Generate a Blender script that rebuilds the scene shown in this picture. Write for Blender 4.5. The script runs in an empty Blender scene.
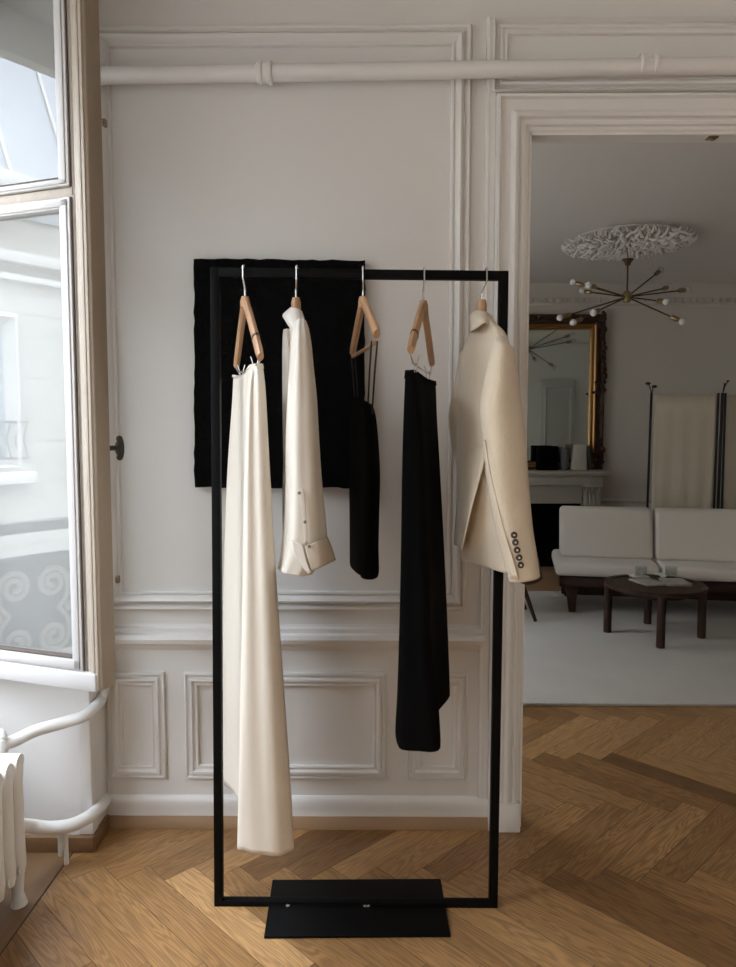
import bpy, bmesh, math, random
from mathutils import Vector, Matrix
random.seed(7)
PI = math.pi
S = bpy.context.scene
COL = S.collection

# ------------------------------------------------------------------ camera
FPX, CX, CY = 730.0, 368.0, 483.5
CAM = Vector((0.0, -2.50, 1.40))
TH, YAW = math.radians(4.13), math.radians(0.5)
FW = Vector((-math.sin(YAW) * math.cos(TH), math.cos(YAW) * math.cos(TH), -math.sin(TH)))
RT = Vector((math.cos(YAW), math.sin(YAW), 0))
UP = RT.cross(FW)
cd = bpy.data.cameras.new('camera'); co = bpy.data.objects.new('camera', cd); COL.objects.link(co)
co.location = CAM
co.rotation_euler = (PI / 2 - TH, 0, YAW)
cd.sensor_width = 36.0
cd.lens = FPX / 967.0 * 36.0
cd.clip_start = 0.02
S.camera = co

def ray(px, py):
    return FW * FPX + RT * (px - CX) + UP * (CY - py)
def at(px, py, Y):                       # world point seen at a pixel, at depth plane Y
    d = ray(px, py); t = (Y - CAM.y) / d.y
    return CAM + d * t
def onfloor(px, py, z=0.0):
    d = ray(px, py); t = (z - CAM.z) / d.z
    return CAM + d * t
def onplane(px, py, p0, n):
    d = ray(px, py); t = (p0 - CAM).dot(n) / d.dot(n)
    return CAM + d * t
def proj(p):
    v = Vector(p) - CAM; k = v.dot(FW)
    return CX + FPX * v.dot(RT) / k, CY - FPX * v.dot(UP) / k
def xat(px, Y, z):                       # X so that (X,Y,z) is seen in column px
    lo, hi = -20.0, 20.0
    for _ in range(50):
        m = (lo + hi) / 2
        if proj((m, Y, z))[0] < px: lo = m
        else: hi = m
    return (lo + hi) / 2
def zat(py, Y, px=368):
    return at(px, py, Y).z

# ------------------------------------------------------------------ materials
def new_mat(name):
    m = bpy.data.materials.new(name); m.use_nodes = True
    nt = m.node_tree; b = nt.nodes['Principled BSDF']
    return m, nt, b
def N(nt, t, **kw):
    n = nt.nodes.new(t)
    for k, v in kw.items():
        if k in n.inputs: n.inputs[k].default_value = v
        else: setattr(n, k, v)
    return n
def mat(name, col, rough=0.6, metal=0.0, bump=0.0, bscale=200.0, var=0.0, vscale=6.0, sheen=0.0, stretch=None, spec=None):
    m, nt, b = new_mat(name)
    b.inputs['Base Color'].default_value = (*col, 1)
    b.inputs['Roughness'].default_value = rough
    b.inputs['Metallic'].default_value = metal
    if spec is not None: b.inputs['Specular IOR Level'].default_value = spec
    if sheen:
        b.inputs['Sheen Weight'].default_value = sheen
        b.inputs['Sheen Roughness'].default_value = 0.5
    tc = N(nt, 'ShaderNodeTexCoord'); src = tc.outputs['Object']
    if stretch:
        mp = N(nt, 'ShaderNodeMapping'); mp.inputs['Scale'].default_value = stretch
        nt.links.new(src, mp.inputs['Vector']); src = mp.outputs['Vector']
    if var:
        n = N(nt, 'ShaderNodeTexNoise', Scale=vscale, Detail=4.0)
        nt.links.new(src, n.inputs['Vector'])
        r = N(nt, 'ShaderNodeMapRange'); r.inputs['To Min'].default_value = 1 - var; r.inputs['To Max'].default_value = 1 + var
        nt.links.new(n.outputs['Fac'], r.inputs['Value'])
        mx = N(nt, 'ShaderNodeMix', data_type='RGBA', blend_type='MULTIPLY')
        mx.inputs[0].default_value = 1.0; mx.inputs[6].default_value = (*col, 1)
        nt.links.new(r.outputs[0], mx.inputs[7]); nt.links.new(mx.outputs[2], b.inputs['Base Color'])
    if bump:
        n2 = N(nt, 'ShaderNodeTexNoise', Scale=bscale, Detail=3.0)
        nt.links.new(src, n2.inputs['Vector'])
        bp = N(nt, 'ShaderNodeBump', Strength=bump, Distance=0.01)
        nt.links.new(n2.outputs['Fac'], bp.inputs['Height']); nt.links.new(bp.outputs['Normal'], b.inputs['Normal'])
    return m

M = {}
M['wall'] = mat('wall_paint', (0.75, 0.73, 0.70), 0.5, bump=0.05, bscale=30, var=0.02, vscale=2)
M['trim'] = mat('trim_paint', (0.78, 0.76, 0.73), 0.36, bump=0.04, bscale=40)
M['ceil'] = mat('ceiling_paint', (0.72, 0.69, 0.65), 0.8)
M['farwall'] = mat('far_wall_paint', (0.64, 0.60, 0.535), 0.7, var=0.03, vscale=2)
M['plaster'] = mat('plaster', (0.74, 0.71, 0.67), 0.8, bump=0.2, bscale=60)
M['radpaint'] = mat('radiator_enamel', (0.80, 0.79, 0.76), 0.3, bump=0.05, bscale=60)
M['black'] = mat('black_powder_coat', (0.002, 0.002, 0.002), 0.6, bump=0.03, bscale=400, spec=0.12)
M['canvas'] = mat('black_canvas', (0.0028, 0.0026, 0.0025), 0.9, bump=0.6, bscale=55, var=0.25, vscale=25, spec=0.08)
M['beech'] = mat('beech_wood', (0.50, 0.285, 0.15), 0.40, var=0.2, vscale=30, stretch=(1, 1, 0.25))
M['chrome'] = mat('chrome', (0.75, 0.75, 0.75), 0.18, metal=1.0)
M['satin'] = mat('ivory_satin', (0.80, 0.725, 0.61), 0.34, sheen=0.2, bump=0.05, bscale=500)
M['shirt'] = mat('white_shirting', (0.79, 0.735, 0.645), 0.62, sheen=0.25, bump=0.1, bscale=600)
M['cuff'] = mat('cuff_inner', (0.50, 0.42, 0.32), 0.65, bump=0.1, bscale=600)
M['shirtbtn'] = mat('shirt_button', (0.22, 0.16, 0.10), 0.35)
M['velvet'] = mat('black_crepe', (0.0025, 0.0025, 0.0027), 0.9, spec=0.08, bump=0.1, bscale=500)
M['wool'] = mat('cream_wool', (0.70, 0.60, 0.455), 0.85, sheen=0.35, bump=0.25, bscale=450, var=0.05, vscale=120, stretch=(1, 1, 0.3))
M['horn'] = mat('horn_button', (0.05, 0.03, 0.02), 0.3)
M['lining'] = mat('dark_lining', (0.03, 0.02, 0.015), 0.5)
M['ribbon'] = mat('strap_black', (0.01, 0.01, 0.01), 0.6)
M['winwood'] = mat('aged_window_paint', (0.47, 0.405, 0.33), 0.55, bump=0.35, bscale=35, var=0.14, vscale=14, stretch=(1, 1, 0.3))
M['winedge'] = mat('bare_window_edge', (0.33, 0.265, 0.20), 0.6, bump=0.3, bscale=30, var=0.2, vscale=12, stretch=(1, 1, 0.2))
M['winwhite'] = mat('window_white_paint', (0.56, 0.54, 0.525), 0.45, bump=0.1, bscale=40)
M['darkgroove'] = mat('dark_groove', (0.10, 0.075, 0.06), 0.7)
M['oldbronze'] = mat('blackened_bronze', (0.045, 0.04, 0.032), 0.45, metal=0.5, bump=0.4, bscale=60)
M['skirting'] = mat('oak_skirting', (0.33, 0.20, 0.105), 0.45, var=0.15, vscale=25, stretch=(0.15, 1, 1))
M['border'] = mat('oak_border', (0.22, 0.125, 0.058), 0.4, var=0.2, vscale=25, stretch=(1, 0.1, 1))
M['gap'] = mat('floor_gap', (0.035, 0.02, 0.012), 0.8)
M['rug'] = mat('grey_wool_rug', (0.52, 0.485, 0.43), 0.95, bump=0.8, bscale=180, var=0.12, vscale=3, sheen=0.3)
M['sofa'] = mat('cream_boucle', (0.66, 0.61, 0.54), 0.9, sheen=0.35, bump=0.2, bscale=300)
M['walnut'] = mat('dark_walnut', (0.032, 0.013, 0.007), 0.5, spec=0.3, var=0.3, vscale=20, stretch=(0.3, 1, 1))
M['brass'] = mat('aged_brass', (0.34, 0.25, 0.13), 0.32, metal=1.0)
M['darkbrass'] = mat('dark_brass', (0.10, 0.07, 0.04), 0.4, metal=1.0)
M['bulb'] = mat('opal_glass', (0.78, 0.76, 0.72), 0.15)
M['gilt'] = mat('gilt', (0.46, 0.25, 0.10), 0.36, metal=0.85, bump=0.4, bscale=60)
M['giltdark'] = mat('dark_carved_gilt', (0.055, 0.026, 0.014), 0.5, metal=0.3, bump=1.0, bscale=50, var=0.5, vscale=40)
M['mirror'] = mat('mirror_glass', (0.72, 0.78, 0.73), 0.03, metal=1.0)
M['stone'] = mat('mantel_stone', (0.40, 0.37, 0.31), 0.45, var=0.1, vscale=10)
M['soot'] = mat('soot', (0.002, 0.002, 0.002), 0.95, spec=0.05)
M['linen'] = mat('natural_linen', (0.68, 0.61, 0.48), 0.9, var=0.07, vscale=30, stretch=(1, 1, 0.08), bump=0.2, bscale=300)
M['iron'] = mat('black_iron', (0.008, 0.008, 0.009), 0.45, metal=0.3)
M['vase'] = mat('pale_ceramic', (0.50, 0.47, 0.41), 0.6, bump=0.2, bscale=40)
M['cup'] = mat('dark_ceramic', (0.10, 0.095, 0.09), 0.5)
M['paper'] = mat('paper', (0.70, 0.67, 0.62), 0.7)
M['cover'] = mat('magazine_cover', (0.35, 0.32, 0.28), 0.5, var=0.5, vscale=30)
M['limestone'] = mat('limestone', (0.50, 0.48, 0.435), 0.85, var=0.06, vscale=1.5)
M['limelight'] = mat('limestone_trim', (0.66, 0.64, 0.60), 0.8)
M['limedark'] = mat('carved_limestone', (0.42, 0.43, 0.44), 0.85, bump=1.0, bscale=8, var=0.5, vscale=7)
M['zinc'] = mat('zinc_roof', (0.36, 0.38, 0.41), 0.6, var=0.10, vscale=2)
M['street'] = mat('asphalt', (0.20, 0.20, 0.20), 0.9)
M['ironblue'] = mat('painted_railing', (0.07, 0.085, 0.10), 0.5)
M['ironpale'] = mat('pale_cast_scroll', (0.80, 0.78, 0.72), 0.5)
M['paneglass'] = mat('facade_window_glass', (0.35, 0.40, 0.45), 0.1)

def glass_mat(name, refl, tint=(0.85, 0.86, 0.86)):
    m = bpy.data.materials.new(name); m.use_nodes = True; nt = m.node_tree; nt.nodes.clear()
    o = N(nt, 'ShaderNodeOutputMaterial'); mx = N(nt, 'ShaderNodeMixShader')
    t = N(nt, 'ShaderNodeBsdfTransparent'); t.inputs['Color'].default_value = (*tint, 1)
    g = N(nt, 'ShaderNodeBsdfGlossy'); g.inputs['Roughness'].default_value = 0.0
    g.inputs['Color'].default_value = (1, 1, 1, 1)
    mx.inputs[0].default_value = refl
    nt.links.new(t.outputs[0], mx.inputs[1]); nt.links.new(g.outputs[0], mx.inputs[2]); nt.links.new(mx.outputs[0], o.inputs[0])
    return m
M['glass'] = glass_mat('window_glass', 0.085)
M['tumbler'] = glass_mat('tumbler_glass', 0.09, (0.90, 0.915, 0.91))

def oak_floor():
    m, nt, b = new_mat('oak_herringbone')
    uv = N(nt, 'ShaderNodeUVMap'); uv.uv_map = 'UVMap'
    mp = N(nt, 'ShaderNodeMapping'); mp.inputs['Scale'].default_value = (1.0, 11.0, 1)
    nt.links.new(uv.outputs['UV'], mp.inputs['Vector'])
    nz = N(nt, 'ShaderNodeTexNoise', Scale=1.6, Detail=3.0, Distortion=0.4)
    nt.links.new(mp.outputs['Vector'], nz.inputs['Vector'])
    # growth rings: contour lines of a stretched noise field
    mu = N(nt, 'ShaderNodeMath', operation='MULTIPLY'); mu.inputs[1].default_value = 95.0
    nt.links.new(nz.outputs['Fac'], mu.inputs[0])
    sn = N(nt, 'ShaderNodeMath', operation='SINE'); nt.links.new(mu.outputs[0], sn.inputs[0])
    ma = N(nt, 'ShaderNodeMapRange'); ma.inputs['From Min'].default_value = -1; ma.inputs['From Max'].default_value = 1
    ma.inputs['To Min'].default_value = 0.70; ma.inputs['To Max'].default_value = 1.06
    nt.links.new(sn.outputs[0], ma.inputs['Value'])
    mp2 = N(nt, 'ShaderNodeMapping'); mp2.inputs['Scale'].default_value = (6, 260, 1)
    nt.links.new(uv.outputs['UV'], mp2.inputs['Vector'])
    fine = N(nt, 'ShaderNodeTexNoise', Scale=1.0, Detail=2.0)
    nt.links.new(mp2.outputs['Vector'], fine.inputs['Vector'])
    mb = N(nt, 'ShaderNodeMapRange'); mb.inputs['To Min'].default_value = 0.82; mb.inputs['To Max'].default_value = 1.14
    nt.links.new(fine.outputs['Fac'], mb.inputs['Value'])
    at_ = N(nt, 'ShaderNodeAttribute'); at_.attribute_name = 'tone'
    rp = N(nt, 'ShaderNodeValToRGB')
    rp.color_ramp.elements[0].color = (0.165, 0.078, 0.026, 1); rp.color_ramp.elements[1].color = (0.54, 0.31, 0.13, 1)
    e = rp.color_ramp.elements.new(0.5); e.color = (0.345, 0.183, 0.07, 1)
    nt.links.new(at_.outputs['Fac'], rp.inputs['Fac'])
    m1 = N(nt, 'ShaderNodeMath', operation='MULTIPLY'); nt.links.new(ma.outputs[0], m1.inputs[0]); nt.links.new(mb.outputs[0], m1.inputs[1])
    mx = N(nt, 'ShaderNodeMix', data_type='RGBA', blend_type='MULTIPLY'); mx.inputs[0].default_value = 1
    nt.links.new(rp.outputs['Color'], mx.inputs[6]); nt.links.new(m1.outputs[0], mx.inputs[7])
    nt.links.new(mx.outputs[2], b.inputs['Base Color'])
    b.inputs['Roughness'].default_value = 0.30
    bp = N(nt, 'ShaderNodeBump', Strength=0.12, Distance=0.004)
    nt.links.new(m1.outputs[0], bp.inputs['Height']); nt.links.new(bp.outputs['Normal'], b.inputs['Normal'])
    return m
M['oak'] = oak_floor()

# ------------------------------------------------------------------ mesh helpers
class MB:
    def __init__(s): s.bm = bmesh.new()
    def face(s, vs):
        try: return s.bm.faces.new(vs)
        except ValueError: return None
    def box(s, x0, x1, y0, y1, z0, z1, bev=0.0, seg=2):
        b = bmesh.new()
        bmesh.ops.create_cube(b, size=1.0)
        for v in b.verts:
            v.co = Vector(((x0 + x1) / 2 + v.co.x * (x1 - x0), (y0 + y1) / 2 + v.co.y * (y1 - y0), (z0 + z1) / 2 + v.co.z * (z1 - z0)))
        if bev:
            bmesh.ops.bevel(b, geom=list(b.edges), offset=bev, segments=seg, affect='EDGES', profile=0.5)
        s.merge(b); return s
    def merge(s, b, mtx=None):
        mp = {}
        for v in b.verts: mp[v] = s.bm.verts.new(mtx @ v.co if mtx else v.co)
        for f in b.faces: s.face([mp[v] for v in f.verts])
        b.free()
    def hexa(s, pts, bev=0.0):            # 8 points: bottom 4 (ccw) + top 4
        b = bmesh.new(); v = [b.verts.new(p) for p in pts]
        for f in ((3, 2, 1, 0), (4, 5, 6, 7), (0, 1, 5, 4), (1, 2, 6, 5), (2, 3, 7, 6), (3, 0, 4, 7)): b.faces.new([v[i] for i in f])
        if bev: bmesh.ops.bevel(b, geom=list(b.edges), offset=bev, segments=2, affect='EDGES', profile=0.5)
        s.merge(b); return s
    def tube(s, pts, r, n=10, cap=True, ab=None, up=None, closed=False):
        # sweep an (elliptical) ring; r a number or list; ab = (a, b) scale along side / up axes
        pts = [Vector(p) for p in pts]; k = len(pts)
        rr = r if isinstance(r, (list, tuple)) else [r] * k
        a, bb = ab or (1, 1); rings = []; prev = None
        for i, p in enumerate(pts):
            if closed: t = (pts[(i + 1) % k] - pts[i - 1]).normalized()
            else: t = (pts[min(i + 1, k - 1)] - pts[max(i - 1, 0)]).normalized()
            ref = Vector(up) if up else (prev if prev is not None else (Vector((0, 0, 1)) if abs(t.z) < 0.9 else Vector((1, 0, 0))))
            side = t.cross(ref)
            if side.length < 1e-6: side = t.orthogonal()
            side.normalize(); u = side.cross(t).normalized(); prev = u
            rings.append([s.bm.verts.new(p + side * (math.cos(2 * PI * j / n) * rr[i] * a) + u * (math.sin(2 * PI * j / n) * rr[i] * bb)) for j in range(n)])
        rng = range(k) if closed else range(k - 1)
        for i in rng:
            A, B = rings[i], rings[(i + 1) % k]
            for j in range(n): s.face([A[j], A[(j + 1) % n], B[(j + 1) % n], B[j]])
        if cap and not closed: s.face(rings[0][::-1]); s.face(rings[-1])
        return s
    def lathe(s, prof, c, n=24, cap=True):   # prof [(r, z)] about vertical axis at c
        c = Vector(c); rings = []
        for r, z in prof:
            rings.append([s.bm.verts.new(c + Vector((r * math.cos(2 * PI * j / n), r * math.sin(2 * PI * j / n), z))) for j in range(n)])
        for A, B in zip(rings, rings[1:]):
            for j in range(n): s.face([A[j], A[(j + 1) % n], B[(j + 1) % n], B[j]])
        if cap:
            if prof[0][0] > 1e-5: s.face(rings[0][::-1])
            if prof[-1][0] > 1e-5: s.face(rings[-1])
        return s
    def ball(s, c, r, n=12, sc=(1, 1, 1)):
        b = bmesh.new(); bmesh.ops.create_uvsphere(b, u_segments=n, v_segments=max(6, n // 2 + 2), radius=r)
        for v in b.verts: v.co = Vector((v.co.x * sc[0], v.co.y * sc[1], v.co.z * sc[2])) + Vector(c)
        s.merge(b); return s
    def prism(s, poly, axis, d0, d1):     # poly 2-D points extruded along axis 'x','y','z'
        def P(a, b, d): return {'x': (d, a, b), 'y': (a, d, b), 'z': (a, b, d)}[axis]
        A = [s.bm.verts.new(P(a, b, d0)) for a, b in poly]; B = [s.bm.verts.new(P(a, b, d1)) for a, b in poly]
        n = len(poly)
        for j in range(n): s.face([A[j], A[(j + 1) % n], B[(j + 1) % n], B[j]])
        s.face(A[::-1]); s.face(B); return s
    def frame(s, x0, x1, z0, z1, prof, y=0.0, sy=-1):   # mitred moulding frame on a Y plane; prof [(inset, height)]
        rings = []
        for u, h in prof:
            yy = y + sy * h * (1.5 if h > 0 and sy < 0 and y == 0.0 else 1)
            rings.append([s.bm.verts.new(p) for p in ((x0 + u, yy, z0 + u), (x1 - u, yy, z0 + u), (x1 - u, yy, z1 - u), (x0 + u, yy, z1 - u))])
        for A, B in zip(rings, rings[1:]):
            for j in range(4): s.face([A[j], A[(j + 1) % 4], B[(j + 1) % 4], B[j]])
        return s
    def rail(s, x0, x1, prof, y=0.0):      # horizontal moulding; prof [(z, height)]
        poly = [(y - h, z) for z, h in prof]
        A = [s.bm.verts.new((x0, a, b)) for a, b in poly]; B = [s.bm.verts.new((x1, a, b)) for a, b in poly]
        for j in range(len(poly) - 1): s.face([A[j], B[j], B[j + 1], A[j + 1]])
        s.face(A); s.face(B[::-1]); return s
    def post(s, z0, z1, prof, y=0.0):      # vertical moulding; prof [(x, height)]
        A = [s.bm.verts.new((x, y - h, z0)) for x, h in prof]; B = [s.bm.verts.new((x, y - h, z1)) for x, h in prof]
        for j in range(len(prof) - 1): s.face([A[j], A[j + 1], B[j + 1], B[j]])
        s.face(A[::-1]); s.face(B); return s
    def loft(s, secs, sub_u=4, sub_v=4, cap0=False, cap1=False, fn=None, open_u=False):
        # closed sections joined smoothly; Catmull-Rom both ways
        def cr(p0, p1, p2, p3, t):
            return 0.5 * ((2 * p1) + (p2 - p0) * t + (2 * p0 - 5 * p1 + 4 * p2 - p3) * t * t + (3 * p1 - p0 - 3 * p2 + p3) * t * t * t)
        secs = [[Vector(p) for p in q] for q in secs]; n = len(secs[0]); k = len(secs); rows = []
        for i in range(k - 1):
            for m in range(sub_v if i < k - 2 else sub_v + 1):
                t = m / sub_v
                rows.append([cr(secs[max(i - 1, 0)][j], secs[i][j], secs[i + 1][j], secs[min(i + 2, k - 1)][j], t) for j in range(n)])
        grid = []
        for r in rows:
            L = []
            if open_u:
                for j in range(n - 1):
                    for m in range(sub_u): L.append(cr(r[max(j - 1, 0)], r[j], r[j + 1], r[min(j + 2, n - 1)], m / sub_u))
                L.append(r[-1])
            else:
                for j in range(n):
                    for m in range(sub_u): L.append(cr(r[j - 1], r[j], r[(j + 1) % n], r[(j + 2) % n], m / sub_u))
            grid.append(L)
        R = len(grid); W = len(grid[0])
        if fn:
            for i in range(R):
                c = sum(grid[i], Vector()) / W
                for j in range(W):
                    o = grid[i][j] - c; o.z = 0
                    if o.length > 1e-6: o.normalize()
                    grid[i][j] = grid[i][j] + o * fn(i / (R - 1), j / W)
        V = [[s.bm.verts.new(p) for p in r] for r in grid]
        for i in range(R - 1):
            for j in range(W if not open_u else W - 1):
                s.face([V[i][j], V[i][(j + 1) % W], V[i + 1][(j + 1) % W], V[i + 1][j]])
        if cap0: s.face(V[0][::-1])
        if cap1: s.face(V[-1])
        return s

def children(o): return [c for c in o.children]
WLOC = {}
def obj(name, mb, m, parent=None, smooth=40, loc=None, solid=0.0, bevel=0.0):
    bm = mb.bm
    bmesh.ops.recalc_face_normals(bm, faces=list(bm.faces))
    me = bpy.data.meshes.new(name)
    o = bpy.data.objects.new(name, me); COL.objects.link(o)
    if parent is not None:
        base = WLOC[parent]; o.parent = parent; WLOC[o] = base
        off = base
    else:
        if loc is None:
            xs = [v.co.x for v in bm.verts]; ys = [v.co.y for v in bm.verts]; zs = [v.co.z for v in bm.verts]
            loc = Vector(((min(xs) + max(xs)) / 2, (min(ys) + max(ys)) / 2, min(zs)))
        loc = Vector(loc); o.location = loc; WLOC[o] = loc; off = loc
    for v in bm.verts: v.co = v.co - off
    bm.to_mesh(me); bm.free()
    me.materials.append(m)
    if smooth:
        me.polygons.foreach_set('use_smooth', [True] * len(me.polygons))
        me.set_sharp_from_angle(angle=math.radians(smooth))
    if solid:
        d = o.modifiers.new('thickness', 'SOLIDIFY'); d.thickness = solid; d.offset = -1
    if bevel:
        d = o.modifiers.new('bevel', 'BEVEL'); d.width = bevel; d.segments = 2; d.limit_method = 'ANGLE'
    return o
def tag(o, label=None, cat=None, group=None, kind=None):
    if label: o['label'] = label
    if cat: o['category'] = cat
    if group: o['group'] = group
    if kind: o['kind'] = kind
    return o
def thing(name, label, cat, loc, group=None):
    o = bpy.data.objects.new(name, None); COL.objects.link(o); o.location = loc; o.empty_display_size = 0.05
    WLOC[o] = Vector(loc)
    return tag(o, label, cat, group)
def struct(name, mb, m, parent=None, label=None, **kw):
    o = obj(name, mb, m, parent, **kw)
    if parent is None: tag(o, label, None, None, 'structure')
    return o
def copy_tree(src, parent=None):
    c = src.copy(); COL.objects.link(c)
    if parent is not None: c.parent = parent
    for ch in list(src.children): copy_tree(ch, c)
    return c

# ================================================================== ROOM SHELL
LX = -0.945                    # left wall, room face
WX = -1.42                     # window plane in the left wall
CEIL, FCEIL = 3.15, 2.86
RXW = 4.6                      # right wall
BACKY = -6.2
FARY = 5.02                    # far wall of the next room
WT = 0.06                      # partition thickness
OPX0 = xat(524.3, 0, 1.2); OPX1 = OPX0 + 1.56
OPZ = zat(133, 0, 560)

# floor: herringbone planks, one mesh
def build_floor():
    w, L = 0.104, 0.60
    bm = bmesh.new(); uvl = bm.loops.layers.uv.new('UVMap'); tl = bm.loops.layers.float_color.new('tone')
    tipx, tipy = onfloor(103, 866).x, onfloor(103, 866).y
    ox = tipx - w / math.sqrt(2) ; oy = tipy - w / math.sqrt(2)
    g = 0.0006
    def place(p0, p1, q0, q1, along_p):
        cx, cy = ox + ((p0 + p1) / 2 + (q0 + q1) / 2) / math.sqrt(2), oy + ((q0 + q1) / 2 - (p0 + p1) / 2) / math.sqrt(2)
        if cx < -1.6 or cx > RXW + .6 or cy < -4.2 or cy > 1.55: return
        tone = min(1, max(0, random.gauss(0.5, 0.2))); uo, vo = random.uniform(0, 50), random.uniform(0, 50)
        pts = []
        for p, q in ((p0 + g, q0 + g), (p1 - g, q0 + g), (p1 - g, q1 - g), (p0 + g, q1 - g)):
            pts.append((p, q))
        co = [(ox + (p + q) / math.sqrt(2), oy + (q - p) / math.sqrt(2), 0.0) for p, q in pts]
        vs = [bm.verts.new(c) for c in co]; f = bm.faces.new(vs)
        if f.normal.z < 0: f.normal_flip()
        for lp in f.loops:
            i = vs.index(lp.vert); p, q = pts[i]
            u, v = (p - p0, q - q0) if along_p else (q - q0, p - p0)
            lp[uvl].uv = (u + uo, v + vo); lp[tl] = (tone, tone, tone, 1)
    for n in range(-8, 9):
        for k in range(-70, 90):
            a, b = k * w + n * L, k * w - n * L
            place(a, a + L, b, b + w, True)
            place(a + L, a + L + w, b + w - L, b + w, False)
    # clip at the window recess threshold
    bmesh.ops.bisect_plane(bm, geom=list(bm.verts) + list(bm.edges) + list(bm.faces), plane_co=(-1.0, 0, 0), plane_no=(1, 0, 0), clear_inner=True)
    for f in bm.faces:
        f.normal_update()
        if f.normal.z < 0: f.normal_flip()
    me = bpy.data.meshes.new('floor'); bm.to_mesh(me); bm.free(); me.materials.append(M['oak'])
    o = bpy.data.objects.new('floor', me); COL.objects.link(o); tag(o, None, None, None, 'structure')
build_floor()
b = MB(); b.box(-1.5, RXW + .2, BACKY, FARY + .1, -0.08, -0.0012)
struct('floor_base', b, M['gap'])
b = MB(); b.box(WX, -1.0045, -1.95, -0.15, -0.001, 0.001)
struct('floor_recess', b, M['border'])
b = MB(); b.box(-1.5, RXW, 1.35, FARY, -0.001, 0.0008)
struct('floor_far', b, M['skirting'])

# partition wall (the back wall of the near room) with its doorway
b = MB()
b.box(LX - .3, OPX0, 0, WT, 0, CEIL); b.box(OPX0, OPX1, 0, WT, OPZ, CEIL); b.box(OPX1, RXW + .2, 0, WT, 0, CEIL)
struct('wall_back', b, M['wall'], smooth=0)

# left wall: thick, with two window recesses
LZ0, LZ1 = 0.56, 2.82
W1 = (-1.50, -0.15); W2 = (-4.35, -2.75); W2Z = .12
b = MB()
b.box(WX - .03, LX, W1[1], WT, 0, CEIL)
b.box(WX - .03, LX, W2[1], W1[0], 0, CEIL)
b.box(WX - .03, LX, BACKY, W2[0], 0, CEIL)
for y0, y1 in (W1, W2):
    b.box(WX - .03, LX, y0, y1, LZ1, CEIL)
    b.box(WX - .03, WX + .03, y0, y1, 0, (LZ0 if y0 == W1[0] else W2Z) - .03)
struct('wall_left', b, M['wall'], smooth=0)
b = MB()
for y0, y1 in (W1, W2):
    zz = LZ0 if y0 == W1[0] else W2Z
    b.box(WX - .06, WX + .06, y0, y1, zz - .03, zz, bev=.006)
    b.box(WX - .03, WX + .03, y0, y1, 2.67, LZ1, bev=.004)
struct('trim_1', b, M['winwood'])
# casing strip on the far reveal of the recess
b = MB(); b.box(LX - .035, LX + .004, -0.156, -0.12, 0.056, 2.72, bev=.003)
b.box(LX - .04, LX + .008, -0.162, -0.115, 0.055, 0.115, bev=.003)
b.box(-1.40, LX - .04, -0.160, -0.15, 0.001, 0.085, bev=.002)
struct('trim_2', b, M['trim'])
b = MB(); b.box(RXW, RXW + .12, BACKY, FARY, 0, CEIL); struct('wall_right', b, M['wall'], smooth=0)
b = MB(); b.box(WX - .03, RXW, BACKY - .1, BACKY, 0, CEIL); struct('wall_rear', b, M['wall'], smooth=0)
b = MB(); b.box(WX - .1, RXW + .12, BACKY - .1, WT, CEIL, CEIL + .1); struct('ceiling', b, M['ceil'], smooth=0)

# ---- panelling on the back wall
def PX(px, py): return at(px, py, 0.0).x
def PZ(py, px=300): return at(px, py, 0.0).z
big = [(0, 0), (0, .010), (.004, .014), (.012, .014), (.016, .008), (.020, .006), (.026, .016), (.034, .020), (.042, .016), (.048, .007), (.052, .005), (.056, .009), (.062, .009), (.065, 0)]
mid = [(0, 0), (0, .008), (.006, .010), (.010, .004), (.016, .004), (.020, .012), (.028, .013), (.034, .006), (.038, .006), (.042, .009), (.046, .008), (.048, 0)]
x_l = LX + .008; x_r = PX(468.5, 300)
b = MB(); b.frame(x_l, x_r, PZ(609), PZ(27.5), big); struct('trim_3', b, M['trim'])
# dado rail under the big panel
b = MB(); b.rail(LX + .001, PX(483, 640), [(PZ(650), 0), (PZ(648.5), .006), (PZ(644), .012), (PZ(642), .030), (PZ(637.5), .036), (PZ(633.5), .030), (PZ(632), .012), (PZ(628), .012), (PZ(626.5), .003), (PZ(624), 0)])
struct('trim_4', b, M['trim'])
for i, (a0, a1) in enumerate(((104.5, 165.5), (185.5, 386.5), (406.5, 467))):
    b = MB(); b.frame(max(PX(a0, 725), LX + .012), PX(a1, 725), PZ(777.5), PZ(672), mid); struct('trim_%d' % (5 + i), b, M['trim'])
# overdoor panel
b = MB(); b.frame(PX(492.5, 50), OPX1 + .15, PZ(93.5, 560), PZ(20.5, 560), [(0, 0), (.0, .012), (.004, .016), (.010, .010), (.012, .002), (.020, .001), (.024, .010), (.030, .012), (.034, .006), (.040, .006), (.044, .010), (.048, .009), (.050, 0)])
struct('trim_8', b, M['trim'])
# pilaster field edge beside the doorway
b = MB(); b.post(0.11, PZ(19, 490), [(PX(482.5, 400), 0), (PX(482.5, 400), .013), (PX(485, 400), .015), (PX(487, 400), .011), (PX(491.5, 400), .011), (PX(492.5, 400), 0)])
struct('trim_9', b, M['trim'])
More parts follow.
